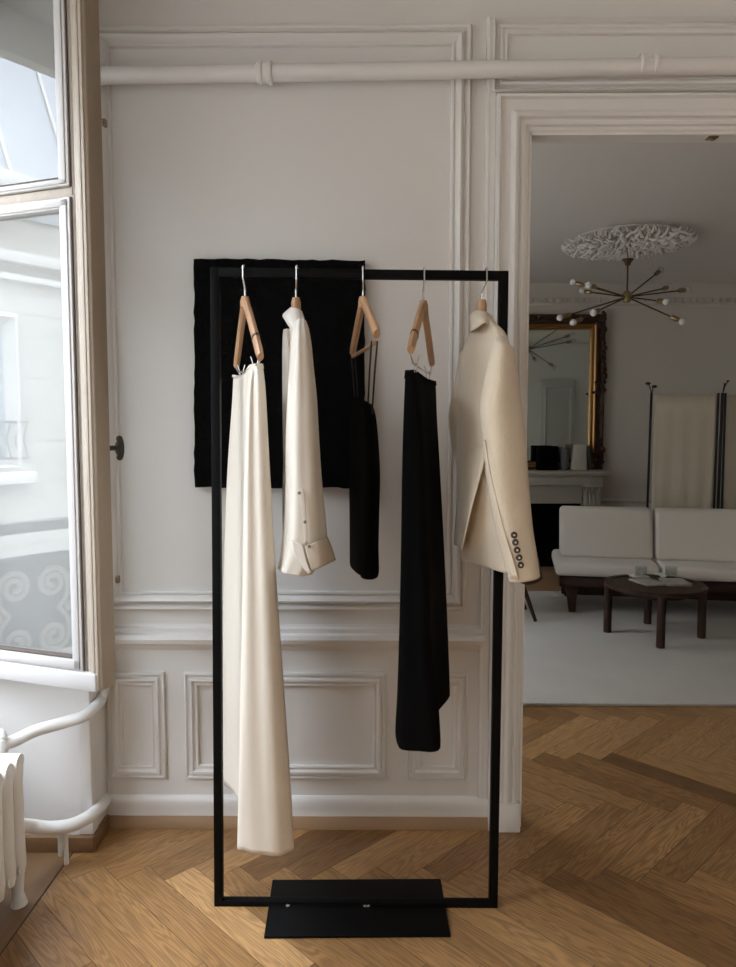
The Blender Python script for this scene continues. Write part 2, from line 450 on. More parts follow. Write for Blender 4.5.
# door casing, mitred, three sides (the right side lies outside the frame)
cprof = [(0, 0), (0, .022), (.005, .027), (.012, .027), (.017, .018), (.024, .016), (.052, .016), (.056, .024), (.066, .028), (.078, .024), (.082, .014), (.087, .013), (.092, .018), (.102, .017), (.106, .009), (.112, .009), (.118, .006), (.121, 0)]
wc = OPX0 - PX(492, 400)
sc_ = wc / .121
b = MB()
pr = [(u * sc_, h) for u, h in cprof]
rings = []
for u, h in pr:
    h *= 1.4
    x0, x1, zt = OPX0 - wc + u, OPX1 + wc - u, OPZ + wc - u
    rings.append([b.bm.verts.new(p) for p in ((x0, -h, 0.001), (x0, -h, zt), (x1, -h, zt), (x1, -h, 0.001))])
for A, B in zip(rings, rings[1:]):
    for j in range(3): b.face([A[j], A[j + 1], B[j + 1], B[j]])
struct('trim_10', b, M['trim'])
# jamb lining
b = MB(); b.box(OPX0 - .001, OPX0 + .006, -.004, WT + .004, 0.001, OPZ); b.box(OPX1 - .006, OPX1 + .001, -.004, WT + .004, 0.001, OPZ); b.box(OPX0, OPX1, -.004, WT + .004, OPZ - .008, OPZ + .001)
struct('trim_11', b, M['trim'])
# plinth block of the casing
b = MB(); b.box(PX(487.5, 815), OPX0 - .004, -.044, 0, 0.001, PZ(799, 500), bev=.004); struct('trim_12', b, M['trim'])
# baseboard and oak quarter strip
bx1 = PX(487.5, 815)
b = MB(); b.rail(LX + .001, bx1, [(0.001, 0), (0.001, .012), (PZ(812), .012), (PZ(806), .013), (PZ(801), .016), (PZ(797.5), .012), (PZ(795.5), .005), (PZ(795), 0)])
struct('baseboard_back', b, M['trim'])
b = MB(); b.rail(LX + .001, bx1, [(0.0005, 0), (0.0005, .030), (.012, .029), (.028, .022), (PZ(814.5), .016), (PZ(814), 0)])
struct('trim_13', b, M['skirting'])
b = MB(); b.box(-1.39, LX + .012, -0.178, -0.151, 0.0012, .054, bev=.004); b.box(LX + .001, LX + .014, -0.17, -0.03, 0.0012, .054, bev=.003); struct('trim_14', b, M['border'])
# small catch under the door lintel
b = MB(); p = at(712, 138, 0.02); b.box(p.x - .016, p.x + .016, .005, .035, OPZ - .013, OPZ - .0085, bev=.001)
b.tube([(p.x, .02, OPZ - .012), (p.x, .02, OPZ - .019)], .004)
tag(obj('door_catch', b, M['brass']), 'small brass catch under the door lintel at upper right', 'catch')

# ================================================================== NEXT ROOM
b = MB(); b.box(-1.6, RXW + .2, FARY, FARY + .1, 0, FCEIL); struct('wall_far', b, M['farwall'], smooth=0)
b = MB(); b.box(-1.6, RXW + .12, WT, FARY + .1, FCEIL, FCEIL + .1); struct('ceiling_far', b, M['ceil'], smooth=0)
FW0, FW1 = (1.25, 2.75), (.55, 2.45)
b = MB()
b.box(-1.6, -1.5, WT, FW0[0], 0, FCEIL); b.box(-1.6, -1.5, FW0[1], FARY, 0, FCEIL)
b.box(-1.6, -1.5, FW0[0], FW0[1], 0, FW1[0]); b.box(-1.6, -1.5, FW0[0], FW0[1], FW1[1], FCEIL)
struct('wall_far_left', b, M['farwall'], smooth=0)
zc0, zc1 = zat(308, FARY, 650), FCEIL
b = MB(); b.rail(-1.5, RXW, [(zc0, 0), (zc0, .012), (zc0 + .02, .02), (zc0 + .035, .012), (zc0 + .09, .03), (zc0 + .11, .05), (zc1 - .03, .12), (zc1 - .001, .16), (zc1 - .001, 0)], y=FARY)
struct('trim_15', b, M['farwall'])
b = MB()
x = -1.4
while x < RXW:
    b.box(x, x + .035, FARY - .062, FARY - .02, zc0 + .05, zc0 + .088); x += .075
struct('trim_16', b, M['farwall'], smooth=0)
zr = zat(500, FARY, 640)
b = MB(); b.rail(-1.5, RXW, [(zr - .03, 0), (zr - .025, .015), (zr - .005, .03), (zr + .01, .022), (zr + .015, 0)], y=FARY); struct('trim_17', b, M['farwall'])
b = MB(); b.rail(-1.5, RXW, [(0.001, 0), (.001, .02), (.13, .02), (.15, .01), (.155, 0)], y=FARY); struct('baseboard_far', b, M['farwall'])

# door leaf folded back against the far side of the partition (seen in the mirror)
DX0, DX1 = 2.80, 3.36
b = MB(); b.box(DX0 - .02, DX1, WT + .02, WT + .06, 0.012, 2.24, bev=.003)
d2 = struct('door_2', b, M['winwhite'])
for z0, z1 in ((.15, .85), (.98, 2.12)):
    b = MB(); b.frame(DX0 + .06, DX1 - .06, z0, z1, [(0, 0), (.004, .012), (.012, .012), (.018, .004), (.03, 0)], y=WT + .06, sy=1); obj('panel_moulding', b, M['winwhite'], d2)
b = MB(); b.ball((DX0 + .03, WT + .085, 1.02), .024); obj('door_knob', b, M['darkbrass'], d2)

# rug
rp0 = onfloor(600, 706.5); 
b = MB(); b.box(-1.2, 3.2, rp0.y, 3.75, 0.001, 0.016, bev=.004)
tag(obj('area_rug', b, M['rug']), 'large pale grey wool rug under sofa and coffee table', 'rug')
RUGZ = 0.016

# fireplace
FX0, FX1 = .88, at(603, 480, FARY - .32).x
FCX = (FX0 + FX1) / 2
FYF = FARY - .36
zsh = zat(471, FYF, 580)
fp = thing('fireplace', 'grey stone fireplace mantel below the gilt mirror', 'fireplace', (FCX, FARY - .17, 0))
b = MB(); b.box(FX0 - .06, FX1 + .06, FYF, FARY - .001, zsh - .035, zsh, bev=.006); b.box(FX0 - .035, FX1 + .035, FYF + .03, FARY - .001, zsh - .055, zsh - .033, bev=.004); obj('mantel_shelf', b, M['stone'], fp)
zf = zat(485, FYF + .06, 580)
b = MB(); b.box(FX0, FX1, FYF + .06, FARY - .001, zf, zsh - .053, bev=.003); b.box(FX0 + .18, FX1 - .18, FYF + .12, FARY - .001, zf - .19, zf + .01, bev=.003); obj('frieze', b, M['stone'], fp)
for sx in (0, 1):
    xa, xb = (FX0, FX0 + .17) if sx == 0 else (FX1 - .17, FX1)
    b = MB()
    prof = []
    for t in range(15):     # scroll console in side view (y, z)
        z = zf - .02 - t * .022
        prof.append((FYF + .07 + .10 * (t / 14) ** 1.2 + .03 * math.sin(t * .55), z))
    poly = prof + [(FARY - .1, prof[-1][1]), (FARY - .1, zf - .02)]
    b.prism(poly, 'x', xa, xb)
    b.box(xa - .008, xb + .008, FYF + .05, FARY - .1, zf - .022, zf + .004, bev=.004)
    for q in range(4):
        xx = xa + .03 + q * .037
        b.tube([(xx, y - .004, z) for y, z in prof[:12]], .011, 6)
    obj('corbel', b, M['stone'], fp)
    b = MB(); b.box(xa + .01, xb - .01, FYF + .17, FARY - .001, .09, zf, bev=.004); b.box(xa - .01, xb + .01, FYF + .12, FARY - .001, .001, .1, bev=.004); obj('jamb', b, M['stone'], fp)
b = MB(); b.box(FX0 + .17, FX1 - .17, FARY - .05, FARY - .002, .001, zf - .12)
b.box(FX0 + .165, FX0 + .21, FYF + .2, FARY - .03, .001, zf - .12); b.box(FX1 - .21, FX1 - .165, FYF + .2, FARY - .03, .001, zf - .12); b.box(FX0 + .17, FX1 - .17, FYF + .14, FARY - .03, zf - .17, zf - .12)
obj('firebox', b, M['soot'], fp)

# mirror above the mantel
MY = FARY - .06
mx1 = at(603.5, 400, MY).x; mx0 = 2 * FCX - mx1
mz1 = zat(314.5, MY, 560); mz0 = zsh + .001
mr = thing('wall_mirror', 'tall mirror in dark carved frame standing on stone mantel', 'mirror', (FCX, MY, mz0))
fw_ = .17
b = MB(); b.box(mx0 + .1, mx1 - .1, MY + .012, MY + .022, mz0 + .03, mz1 - .08); obj('mirror_glass', b, M['mirror'], mr, smooth=0)
b = MB(); b.frame(mx0, mx1, mz0, mz1, [(0, -.05), (0, .02), (.015, .035), (.04, .02), (.06, .03), (.085, .03)], y=MY)
for side in range(2):
    X = mx1 - .02 if side else mx0 + .02
    z = mz0 + .05
    while z < mz1:
        r = random.uniform(.018, .034)
        if random.random() < .65: b.ball((X + random.uniform(-.02, .02), MY - .03, z), r, 8, (1, .7, 1.2))
        z += random.uniform(.03, .07)
for zz in (mz0 + .12, (mz0 + mz1) / 2 + .02, mz1 - .08):
    for X in (mx0 + .05, mx1 - .05):
        for q in range(14):
            a = random.uniform(0, 2 * PI); rr = random.uniform(.01, .065)
            b.ball((X + rr * math.cos(a), MY - .035, zz + rr * 1.6 * math.sin(a)), random.uniform(.012, .022), 8)
for q in range(26):
    b.ball((mx0 + .05 + q * (mx1 - mx0 - .1) / 25, MY - .03, mz1 - .05 + random.uniform(-.02, .02)), random.uniform(.014, .024), 8)
obj('carved_frame', b, M['giltdark'], mr)
b = MB(); b.frame(mx0 + .085, mx1 - .085, mz0 + .02, mz1 - .09, [(0, .0), (.002, .03), (.014, .042), (.028, .032), (.03, .02), (.036, .03), (.05, .032), (.058, .02), (.062, -.01)], y=MY); obj('gilt_slip', b, M['gilt'], mr)

# mantel objects
def mtl(px): return at(px, 468, FARY - .2).x
b = MB(); xa, xb = mtl(537.5), mtl(557); zt_ = zat(446, FARY - .2, 545); b.box(xa, xb, FARY - .24, FARY - .12, zsh + .001, zt_, bev=.003)
tag(obj('black_box', b, M['soot']), 'square black box standing on the mantel', 'box')
b = MB(); xc = mtl(564.5); hh = zat(447, FARY - .2, 565) - zsh
b.lathe([(.034, .001), (.038, .01), (.046, hh * .55), (.055, hh * .93), (.057, hh * .95), (.053, hh * .96), (.044, hh * .55)], (xc, FARY - .2, zsh), 20)
cp = tag(obj('pot', b, M['cup']), 'dark grey flared pot on the mantel beside the black box', 'pot')
b = MB(); xa, xb = mtl(570.5), mtl(585.5); zt_ = zat(444.5, FARY - .2, 578)
b.hexa([(xa, FARY - .26, zsh + .001), (xb, FARY - .26, zsh + .001), (xb, FARY - .18, zsh + .001), (xa, FARY - .18, zsh + .001), (xa + .02, FARY - .24, zt_), (xb - .005, FARY - .24, zt_), (xb - .005, FARY - .19, zt_), (xa + .02, FARY - .19, zt_)], bev=.012)
tag(obj('ceramic_block', b, M['vase']), 'pale tapered ceramic vase on the mantel by the mirror edge', 'vase')
b = MB(); xc = mtl(588.5); hh = zat(446, FARY - .26, 588) - zsh
b.lathe([(.03, .001), (.034, .01), (.036, hh * .8), (.02, hh * .92), (.024, hh), (.018, hh)], (xc, FARY - .17, zsh), 16)
tag(obj('slim_vase', b, M['cup']), 'narrow dark bottle at the right end of the mantel', 'vase')

# ceiling rose
rz = FCEIL
rc = at(627.5, 238, 0); d = ray(627.5, 238); t = (rz - CAM.z) / d.z; rc = CAM + d * t
b = MB(); b.lathe([(.40, -.002), (.40, -.012), (.30, -.03), (.12, -.045), (.001, -.05)], (rc.x, rc.y, rz), 40, cap=False)
for ring, (r0, cnt, ln, wd) in enumerate(((.07, 12, .07, .022), (.13, 18, .09, .026), (.20, 24, .09, .026), (.27, 30, .10, .026), (.34, 36, .10, .026), (.41, 40, .09, .022), (.46, 44, .06, .018))):
    for k in range(cnt):
        a = 2 * PI * (k + .5 * (ring % 2) + random.uniform(-.2, .2)) / cnt; tw = random.choice((-1, 1)) * random.uniform(.3, 1.0)
        pts = []
        for m in range(6):
            u = m / 5; aa = a + tw * u * u * ln / r0 * .8
            rr_ = r0 - ln * .5 + ln * u
            pts.append((rc.x + rr_ * math.cos(aa), rc.y + rr_ * math.sin(aa), rz - .025 - .045 * math.sin(u * PI) * (1.2 - ring * .1) - random.uniform(0, .012)))
        b.tube(pts, [wd * .25, wd * .55, wd * .6, wd * .5, wd * .35, wd * .12], 6)
tag(obj('ceiling_rose', b, M['plaster']), 'white foliate plaster ceiling rose above the brass chandelier', 'ceiling rose')

# chandelier
CY_ = rc.y
hub = at(627, 297, CY_)
can = at(627, 262, CY_)
ch = thing('chandelier', 'brass sputnik chandelier with opal globes hanging in far room', 'chandelier', (hub.x, hub.y, hub.z))
b = MB(); b.tube([(rc.x, CY_, rz - .04), (hub.x, CY_, can.z)], .003, 6); b.lathe([(.004, .0), (.018, .005), (.022, .02), (.04, .045), (.044, .05), (.001, .052)], (hub.x, CY_, can.z - .03), 20); obj('canopy', b, M['darkbrass'], ch)
b = MB(); b.tube([(hub.x, CY_, can.z - .02), hub], .006, 8); obj('stem', b, M['darkbrass'], ch)
b = MB(); b.lathe([(.001, -.045), (.02, -.042), (.03, -.03), (.034, 0), (.03, .03), (.02, .042), (.001, .045)], hub, 16); obj('hub', b, M['brass'], ch)
ends = [(572, 282, 1), (588, 285, -1), (581.5, 291, 1), (559, 318, -1), (572.5, 323, -1), (593, 313, -1), (661, 270, 1), (670, 287, 1), (689, 289.5, 1), (667, 302, -1), (683, 322, -1)]
for (ex, ey, sgn) in ends:
    p0 = at(ex, ey, CY_); dd = p0 - hub
    Lr = .50
    yy = math.sqrt(max(Lr * Lr - dd.x ** 2 - dd.z ** 2, .0004))
    p = at(ex, ey, CY_ + sgn * yy * .9)
    v = (p - hub).normalized(); q0 = p - v * .012
    b = MB(); b.tube([hub + v * .02, q0 - v * .075], .0055, 8); arm = obj('arm', b, M['darkbrass'], ch)
    b = MB(); b.tube([q0 - v * .085, q0 - v * .075, q0 - v * .03, q0 - v * .02], [.010, .018, .018, .014], 12); obj('socket', b, M['brass'], arm)
    b = MB(); b.ball(q0 + v * .004, .026, 14); obj('bulb', b, M['bulb'], arm)

# folding screen behind the sofa
SY = 4.05
sc1 = at(650, 395, SY); 
fs = thing('folding_screen', 'cream linen folding screen with slim black poles behind the sofa', 'screen', (at(690, 560, SY).x, SY, 0.001))
ztop = at(650, 394, SY).z
xs_ = [at(652, 394, SY).x, at(720.5, 394, SY).x]
def pole(px_t, px_b, Yt):
    pt_ = at(px_t, 393, Yt); pb_ = at(px_b, 560, Yt)
    v = (pb_ - pt_); v = v / -v.z
    p0 = pt_ + v * (pt_.z - .003)
    return pt_, p0
for (a_, b_, yy) in ((651.5, 645.5, SY), (718.5, 712, SY), (722.5, 716, SY + .03), (725.5, 720, SY + .06)):
    pt_, p0 = pole(a_, b_, yy)
    q = MB(); q.tube([p0, pt_], .011 if a_ != 722.5 else .014, 8); obj('pole', q, M['iron'], fs)
def screen_panel(l, r, yl, yr):
    q = MB(); rows = []
    for i in range(14):
        u = i / 13; row = []
        for j in range(25):
            w = j / 24
            py = 395 + 185 * u
            A = at(l - 5.5 * (py - 394) / 166, py, yl); B = at(r - 6.3 * (py - 394) / 166, py, yr)
            p = A.lerp(B, w); p.y += .004 * math.sin(w * 23 + 1.5 * u) * (.3 + u)
            row.append(q.bm.verts.new(p))
        rows.append(row)
    for A, B in zip(rows, rows[1:]):
        for j in range(24): q.face([A[j], A[j + 1], B[j + 1], B[j]])
    obj('fabric_panel', q, M['linen'], fs, solid=.004)
screen_panel(655, 716.5, SY, SY); screen_panel(728, 790, SY + .06, SY + .25)
for (px, stems) in ((651.5, ((-3.5, -10.5), (3, -7.5))), (722.5, ((2.5, -10), (5.5, -13)))):
    q = MB(); base = at(px, 394, SY)
    for dx, dy in stems:
        tp = at(px + dx, 394 + dy, SY)
        q.tube([base, base.lerp(tp, .5) + Vector((0, 0, .02)), tp], .0045, 6)
        q.ball(tp, .024 if px < 700 else .014, 10, (1, 1, .55))
    obj('finial', q, M['iron'], fs)

# sofa
SX0 = at(556, 560, 3.0).x; SX1 = SX0 + 2.1
YF, YB = 3.0, 3.80
zs = .40
sf = thing('sofa', 'low cream daybed sofa on a dark walnut frame', 'sofa', (SX0, YF, RUGZ)); sf.rotation_euler = (0, 0, math.radians(-11))
xm = SX0 + .76
def cushion(x0, x1, y0, y1, z0, z1, bev, tilt=0):
    q = MB(); q.box(x0, x1, y0, y1, z0, z1, bev=bev, seg=4)
    for v in q.bm.verts:
        t = (v.co.z - z0) / (z1 - z0); v.co.y += tilt * t
    return q
for x0, x1 in ((SX0, xm - .004), (xm + .004, SX1)):
    obj('seat_cushion', cushion(x0, x1, YF, YB - .1, .297, zs, .035), M['sofa'], sf)
    obj('back_cushion', cushion(x0 + (.045 if x0 == SX0 else .004), x1 - .004, 3.27, 3.43, zs - .005, at(600, 506, 3.45).z, .035, .10), M['sofa'], sf)
q = MB(); q.box(SX0 + .03, SX1, YF + .02, YF + .06, .215, .288, bev=.004); q.box(SX0 + .03, SX1, YB - .16, YB - .12, .215, .288, bev=.004); q.box(SX0 + .03, SX0 + .07, YF + .02, YB - .12, .215, .288, bev=.004); q.box(SX0 + .05, SX1, YF + .05, YB - .14, .27, .286)
obj('seat_frame', q, M['walnut'], sf)
q = MB(); q.box(SX0 + .06, SX1, YF + .28, YF + .33, .10, .17, bev=.004); obj('stretcher', q, M['walnut'], sf)
q = MB()
for xx in (SX0 + .1, xm, SX0 + 1.7):
    q.box(xx, xx + .05, 3.56, 3.59, .25, .66, bev=.004)
q.box(SX0 + .05, SX1, 3.545, 3.575, .60, .66, bev=.004)
obj('back_frame', q, M['walnut'], sf)
for xx in (at(571, 610, YF + .05).x, SX0 + 1.7):
    for yy in (YF + .05, YB - .2):
        q = MB(); q.hexa([(xx - .03, yy - .02, RUGZ + .001), (xx + .02, yy - .02, RUGZ + .001), (xx + .02, yy + .02, RUGZ + .001), (xx - .03, yy + .02, RUGZ + .001), (xx - .06, yy - .022, .217), (xx + .03, yy - .022, .217), (xx + .03, yy + .022, .217), (xx - .06, yy + .022, .217)], bev=.003); obj('leg', q, M['walnut'], sf)

# coffee table
tc_ = Vector((at(655, 585, 2.39).x, 2.39, 0))
ct = thing('coffee_table', 'round dark walnut coffee table on four cylindrical legs', 'table', (tc_.x, tc_.y, RUGZ))
TZ = .372; TR = .328
q = MB(); q.lathe([(TR - .06, TZ - .03), (TR - .01, TZ - .03), (TR, TZ - .025), (TR, TZ - .004), (TR - .004, TZ), (TR - .04, TZ), (TR - .045, TZ - .008), (.001, TZ - .008)], (tc_.x, tc_.y, 0), 48, cap=True); obj('tabletop', q, M['walnut'], ct)
q = MB(); q.lathe([(TR - .13, TZ - .07), (TR - .11, TZ - .07), (TR - .11, TZ - .029), (TR - .13, TZ - .029), (TR - .13, TZ - .07)], (tc_.x, tc_.y, 0), 40, cap=False); obj('apron', q, M['walnut'], ct)
for a in (-103, -13, 77, 167):
    a = math.radians(a); q = MB()
    q.lathe([(.024, RUGZ + .001), (.027, RUGZ + .004), (.027, TZ - .004), (.024, TZ - .001)], (tc_.x + (TR - .028) * math.cos(a), tc_.y + (TR - .028) * math.sin(a), 0), 16); obj('leg', q, M['walnut'], ct)
tz = TZ - .008
def slab(px, py, w, d, h, rot, z=tz):
    c = onfloor(px, py, z); q = MB(); q.box(-w / 2, w / 2, -d / 2, d / 2, 0, h, bev=.0015)
    for v in q.bm.verts: v.co = Matrix.Rotation(math.radians(rot), 4, 'Z') @ v.co + Vector((c.x, c.y, z + .0008))
    return q
tag(obj('magazine', slab(648, 583, .155, .22, .012, 14), M['cover']), 'grey covered magazine lying left of centre on coffee table', 'magazine', 'magazines on the coffee table')
tag(obj('magazine', slab(675, 583.5, .16, .20, .018, -4), M['cover']), 'thick grey magazine lying right of centre on coffee table', 'magazine', 'magazines on the coffee table')
tag(obj('booklet', slab(638, 576.5, .12, .11, .008, 10), M['paper']), 'white booklet under the left glass on coffee table', 'booklet', 'white booklets on the coffee table')
tag(obj('booklet', slab(667, 576, .13, .11, .010, 2), M['paper']), 'white booklet under the right glass on coffee table', 'booklet', 'white booklets on the coffee table')
for px, zz, lab in ((641, tz + .0095, 'clear glass tumbler on the left white booklet'), (671, tz + .0115, 'clear glass tumbler on the right white booklet')):
    c = onfloor(px, 576, zz); q = MB(); q.lathe([(.001, .0), (.036, 0), (.040, .004), (.042, .068), (.0395, .068), (.037, .010), (.001, .009)], (c.x, c.y, zz), 24, cap=False)
    g_ = obj('glass_tumbler', q, M['tumbler']); tag(g_, lab, 'glass', 'tumblers on the coffee table')

# dark chair left of the sofa, mostly behind the door jamb
lg = onfloor(537, 621.5, RUGZ)
sx_, sy_ = lg.x - .34, lg.y + .18
chr_ = thing('lounge_chair', 'dark wood chair with splayed leg just behind the doorway edge', 'chair', (sx_, sy_, RUGZ))
q = MB(); q.box(sx_ - .24, sx_ + .22, sy_ - .22, sy_ + .22, .40, .455, bev=.02, seg=3); obj('seat', q, M['walnut'], chr_)
q = MB(); q.box(sx_ - .26, sx_ - .20, sy_ - .22, sy_ + .22, .52, .78, bev=.02, seg=3); obj('backrest', q, M['walnut'], chr_)
for a, c_ in ((1, -1), (1, 1), (-1, -1), (-1, 1)):
    q = MB(); q.tube([(sx_ + a * .33, sy_ + c_ * .18, RUGZ + .002), (sx_ + a * .19, sy_ + c_ * .16, .41)], [.013, .02], 10)
    obj('leg', q, M['walnut'], chr_)
for c_ in (-1, 1):
    q = MB(); q.tube([(sx_ - .2, sy_ + c_ * .16, .41), (sx_ - .235, sy_ + c_ * .19, .75)], .016, 10); obj('back_post', q, M['walnut'], chr_)

# ================================================================== HEATING PIPES AND RADIATOR
rx = LX + .018
zt_ = zat(75.5, -.05, 110)
ph = thing('heating_pipe', 'white painted heating pipe running along the top of the wall', 'pipe', (.4, -.04, zt_))
pts = [(rx, -.05, .60)] + [(rx, -.05, zt_ - .05)] + [(rx + .05 * (1 - math.cos(a)), -.05, zt_ - .05 + .05 * math.sin(a)) for a in (PI / 8, PI / 4, 3 * PI / 8, PI / 2)]
b = MB(); b.tube(pts[-1:] + [(RXW - .02, -.05, zt_ + .058)], .0265, 16); obj('pipe_run', b, M['trim'], ph)
b = MB(); b.tube(pts[1:], [.0145, .018, .024, .0265, .0265], 16); obj('elbow', b, M['trim'], ph)
b = MB(); b.tube([(rx, -.05, .60), pts[1]], .0145, 12); obj('riser', b, M['trim'], ph)
xc = at(265, 72, -.05).x; zt0 = zt_; zt_ = zt0 + .0105 * (xc - LX)
b = MB(); b.tube([(xc - .026, -.05, zt_), (xc - .022, -.05, zt_), (xc - .010, -.05, zt_), (xc - .006, -.05, zt_), (xc + .006, -.05, zt_), (xc + .010, -.05, zt_), (xc + .022, -.05, zt_), (xc + .026, -.05, zt_)], [.028, .035, .035, .031, .031, .036, .036, .028], 20); obj('coupling', b, M['trim'], ph)
for px in (641, 654.5):
    xc = at(px, 68, -.05).x; zt_ = zt0 + .0105 * (xc - LX); b = MB(); b.tube([(xc - .007, -.05, zt_ + .006), (xc - .004, -.05, zt_ + .006), (xc + .004, -.05, zt_ + .006), (xc + .007, -.05, zt_ + .006)], [.028, .034, .034, .028], 20); obj('pipe_clip', b, M['trim'], ph)

RX1 = xat(25.5, -.44, .3)
rad = thing('radiator', 'white cast iron column radiator in the window recess', 'radiator', (RX1 - .11, -.8, 0.001))
sec0 = None
for i in range(13):
    yc = -.445 - .062 * i
    b = MB()
    for c_ in range(3):
        xx = RX1 - .033 - c_ * .075
        zc = .452
        b.tube([(xx, yc, .10), (xx, yc, .14), (xx, yc, .20), (xx, yc, .38), (xx, yc, .425), (xx, yc, zc)], [.026, .031, .029, .029, .031, .022], 14, ab=(1.0, .85), up=(0, 1, 0))
    b.tube([(RX1 - .008, yc, .437), (RX1 - .21, yc, .437)], .024, 12); b.tube([(RX1 - .012, yc, .12), (RX1 - .21, yc, .12)], .024, 12)
    if i in (0, 6, 12):
        for xx in (RX1 - .030, RX1 - .183): b.tube([(xx, yc, .11), (xx, yc, .04), (xx + .004, yc, .0015)], [.022, .017, .024], 12)
    so = obj('radiator_section', b, M['radpaint'], rad)
b = MB(); b.tube([(RX1 - .11, -.41, .437), (RX1 - .11, -1.2, .437)], .014, 10); b.tube([(RX1 - .11, -.41, .12), (RX1 - .11, -1.2, .12)], .014, 10); obj('connector', b, M['radpaint'], rad)
b = MB(); vv = Vector((at(2, 742, -.36).x, -.36, at(2, 742, -.36).z))
b.tube([vv + Vector((0, 0, -.03)), vv + Vector((0, 0, .01))], .018, 12); b.lathe([(.012, .0), (.016, .01), (.010, .024), (.004, .03), (.001, .031)], vv + Vector((0, 0, .01)), 12); obj('valve', b, M['radpaint'], rad)

def spline(P, n=8):
    P = [Vector(p) for p in P]; out = []
    for i in range(len(P) - 1):
        p0, p1, p2, p3 = P[max(i - 1, 0)], P[i], P[i + 1], P[min(i + 2, len(P) - 1)]
        for m in range(n):
            t = m / n
            out.append(0.5 * ((2 * p1) + (p2 - p0) * t + (2 * p0 - 5 * p1 + 4 * p2 - p3) * t * t + (3 * p1 - p0 - 3 * p2 + p3) * t ** 3))
    out.append(P[-1]); return out
b = MB(); b.tube(spline([at(2, 744, -.36), at(14, 741, -.33), at(35, 731, -.28), at(62, 723, -.23), at(84, 716, -.20), at(96, 706, -.14), at(101.5, 697, -.065), (LX + .03, -.05, .592)]), .0195, 14)
tag(obj('upper_radiator_pipe', b, M['radpaint']), 'upper white radiator pipe curving up under the window', 'pipe')
lp = thing('lower_radiator_pipe', 'lower white radiator pipe bending along the recess near floor', 'pipe', (at(70, 830, -.2).x, -.22, 0.002))
b = MB(); b.tube(spline([at(14, 825, -.37), at(30, 826, -.30), at(50, 828, -.27), at(72, 825, -.25), at(90, 816, -.20), at(101, 806, -.10), at(105.5, 799, -.018)]), .0215, 14); obj('pipe_run', b, M['radpaint'], lp)
fb = onfloor(74, 845); b = MB(); pz = at(74, 829, -.24)
b.tube([(fb.x + .004, -.236, .03), (fb.x + .004, -.236, pz.z - .012)], .011, 8); b.tube([(fb.x + .022, -.242, .002), (fb.x + .022, -.242, pz.z - .012)], .008, 8); obj('bracket', b, M['radpaint'], lp)

# ================================================================== OPEN CASEMENT
ANG = math.radians(18.7)
H0 = Vector((-1.39, -.185, 0)); U = Vector((math.cos(ANG), -math.sin(ANG), 0)); NB = Vector((math.sin(ANG), math.cos(ANG), 0))   # NB points to the back wall
def leafpt(px, py):                      # -> s along the leaf, z
    p = onplane(px, py, H0, NB); return (p - H0).dot(U), p.z
def L3(s, t, z): return H0 + U * s + NB * t + Vector((0, 0, z))
class LB(MB):
    def lbox(s, s0, s1, t0, t1, z0, z1, bev=0.0):
        s.hexa([L3(s0, t0, z0), L3(s1, t0, z0), L3(s1, t1, z0), L3(s0, t1, z0), L3(s0, t0, z1), L3(s1, t0, z1), L3(s1, t1, z1), L3(s0, t1, z1)], bev); return s
sF, zB = leafpt(101.5, 690)
sG, _ = leafpt(70.5, 560)      # glass edge
sGw, _ = leafpt(81.5, 560)     # outer edge of the white glazing frame
zM0, zM1 = leafpt(66, 197)[1], leafpt(68, 186.5)[1]
zGu = leafpt(60, 178.5)[1]; zGl = leafpt(63, 209.5)[1]
zGb = leafpt(72, 657)[1]; zGb2 = leafpt(80, 671)[1]
TOP = 2.79; TK = .055
win = bpy.data.objects.new('window_1', None); COL.objects.link(win); win.location = L3(0, 0, zB); WLOC[win] = win.location.copy(); tag(win, None, None, None, 'structure')
q = LB(); q.lbox(sGw - .004, sF - .045, .004, TK, zB + .004, TOP, .003); q.lbox(0, .06, .004, TK, zB + .004, TOP, .003)
# stepped mouldings near the closing edge
for a, c_, h in ((.058, .040, .004), (.044, .030, -.002), (.032, .018, -.006), (.021, .008, -.003)):
    q.lbox(sF - a, sF - c_, h, TK, zB - .002, TOP, .0022)
obj('stile', q, M['winwood'], win)
q = LB(); q.hexa([L3(sF - .012, .000, zB - .004), L3(sF, .006, zB - .004), L3(sF + .006, .060, zB - .004), L3(sF - .012, .060, zB - .004), L3(sF - .012, .000, TOP), L3(sF, .006, TOP), L3(sF + .006, .060, TOP), L3(sF - .012, .060, TOP)], .003); obj('closing_edge', q, M['winedge'], win)
q = LB(); q.lbox(0, sF - .05, .004, TK, zM0, zM1, .003); q.lbox(0, sF - .05, .004, TK, TOP - .06, TOP, .003); obj('rail', q, M['winwood'], win)
q = LB()
q.lbox(0, sF - .012, -.012, TK, zB - .008, zGb2, .008)
obj('bottom_rail', q, M['winwhite'], win)
def glaz(z0, z1):
    q = LB()
    for (a0, a1, c0, c1) in ((sG, sGw - .003, z0, z1), (.055, .09, z0, z1)):
        q.lbox(a0, a1, -.004, .03, c0, c1, .002)
    w = sGw - sG
    return q, w
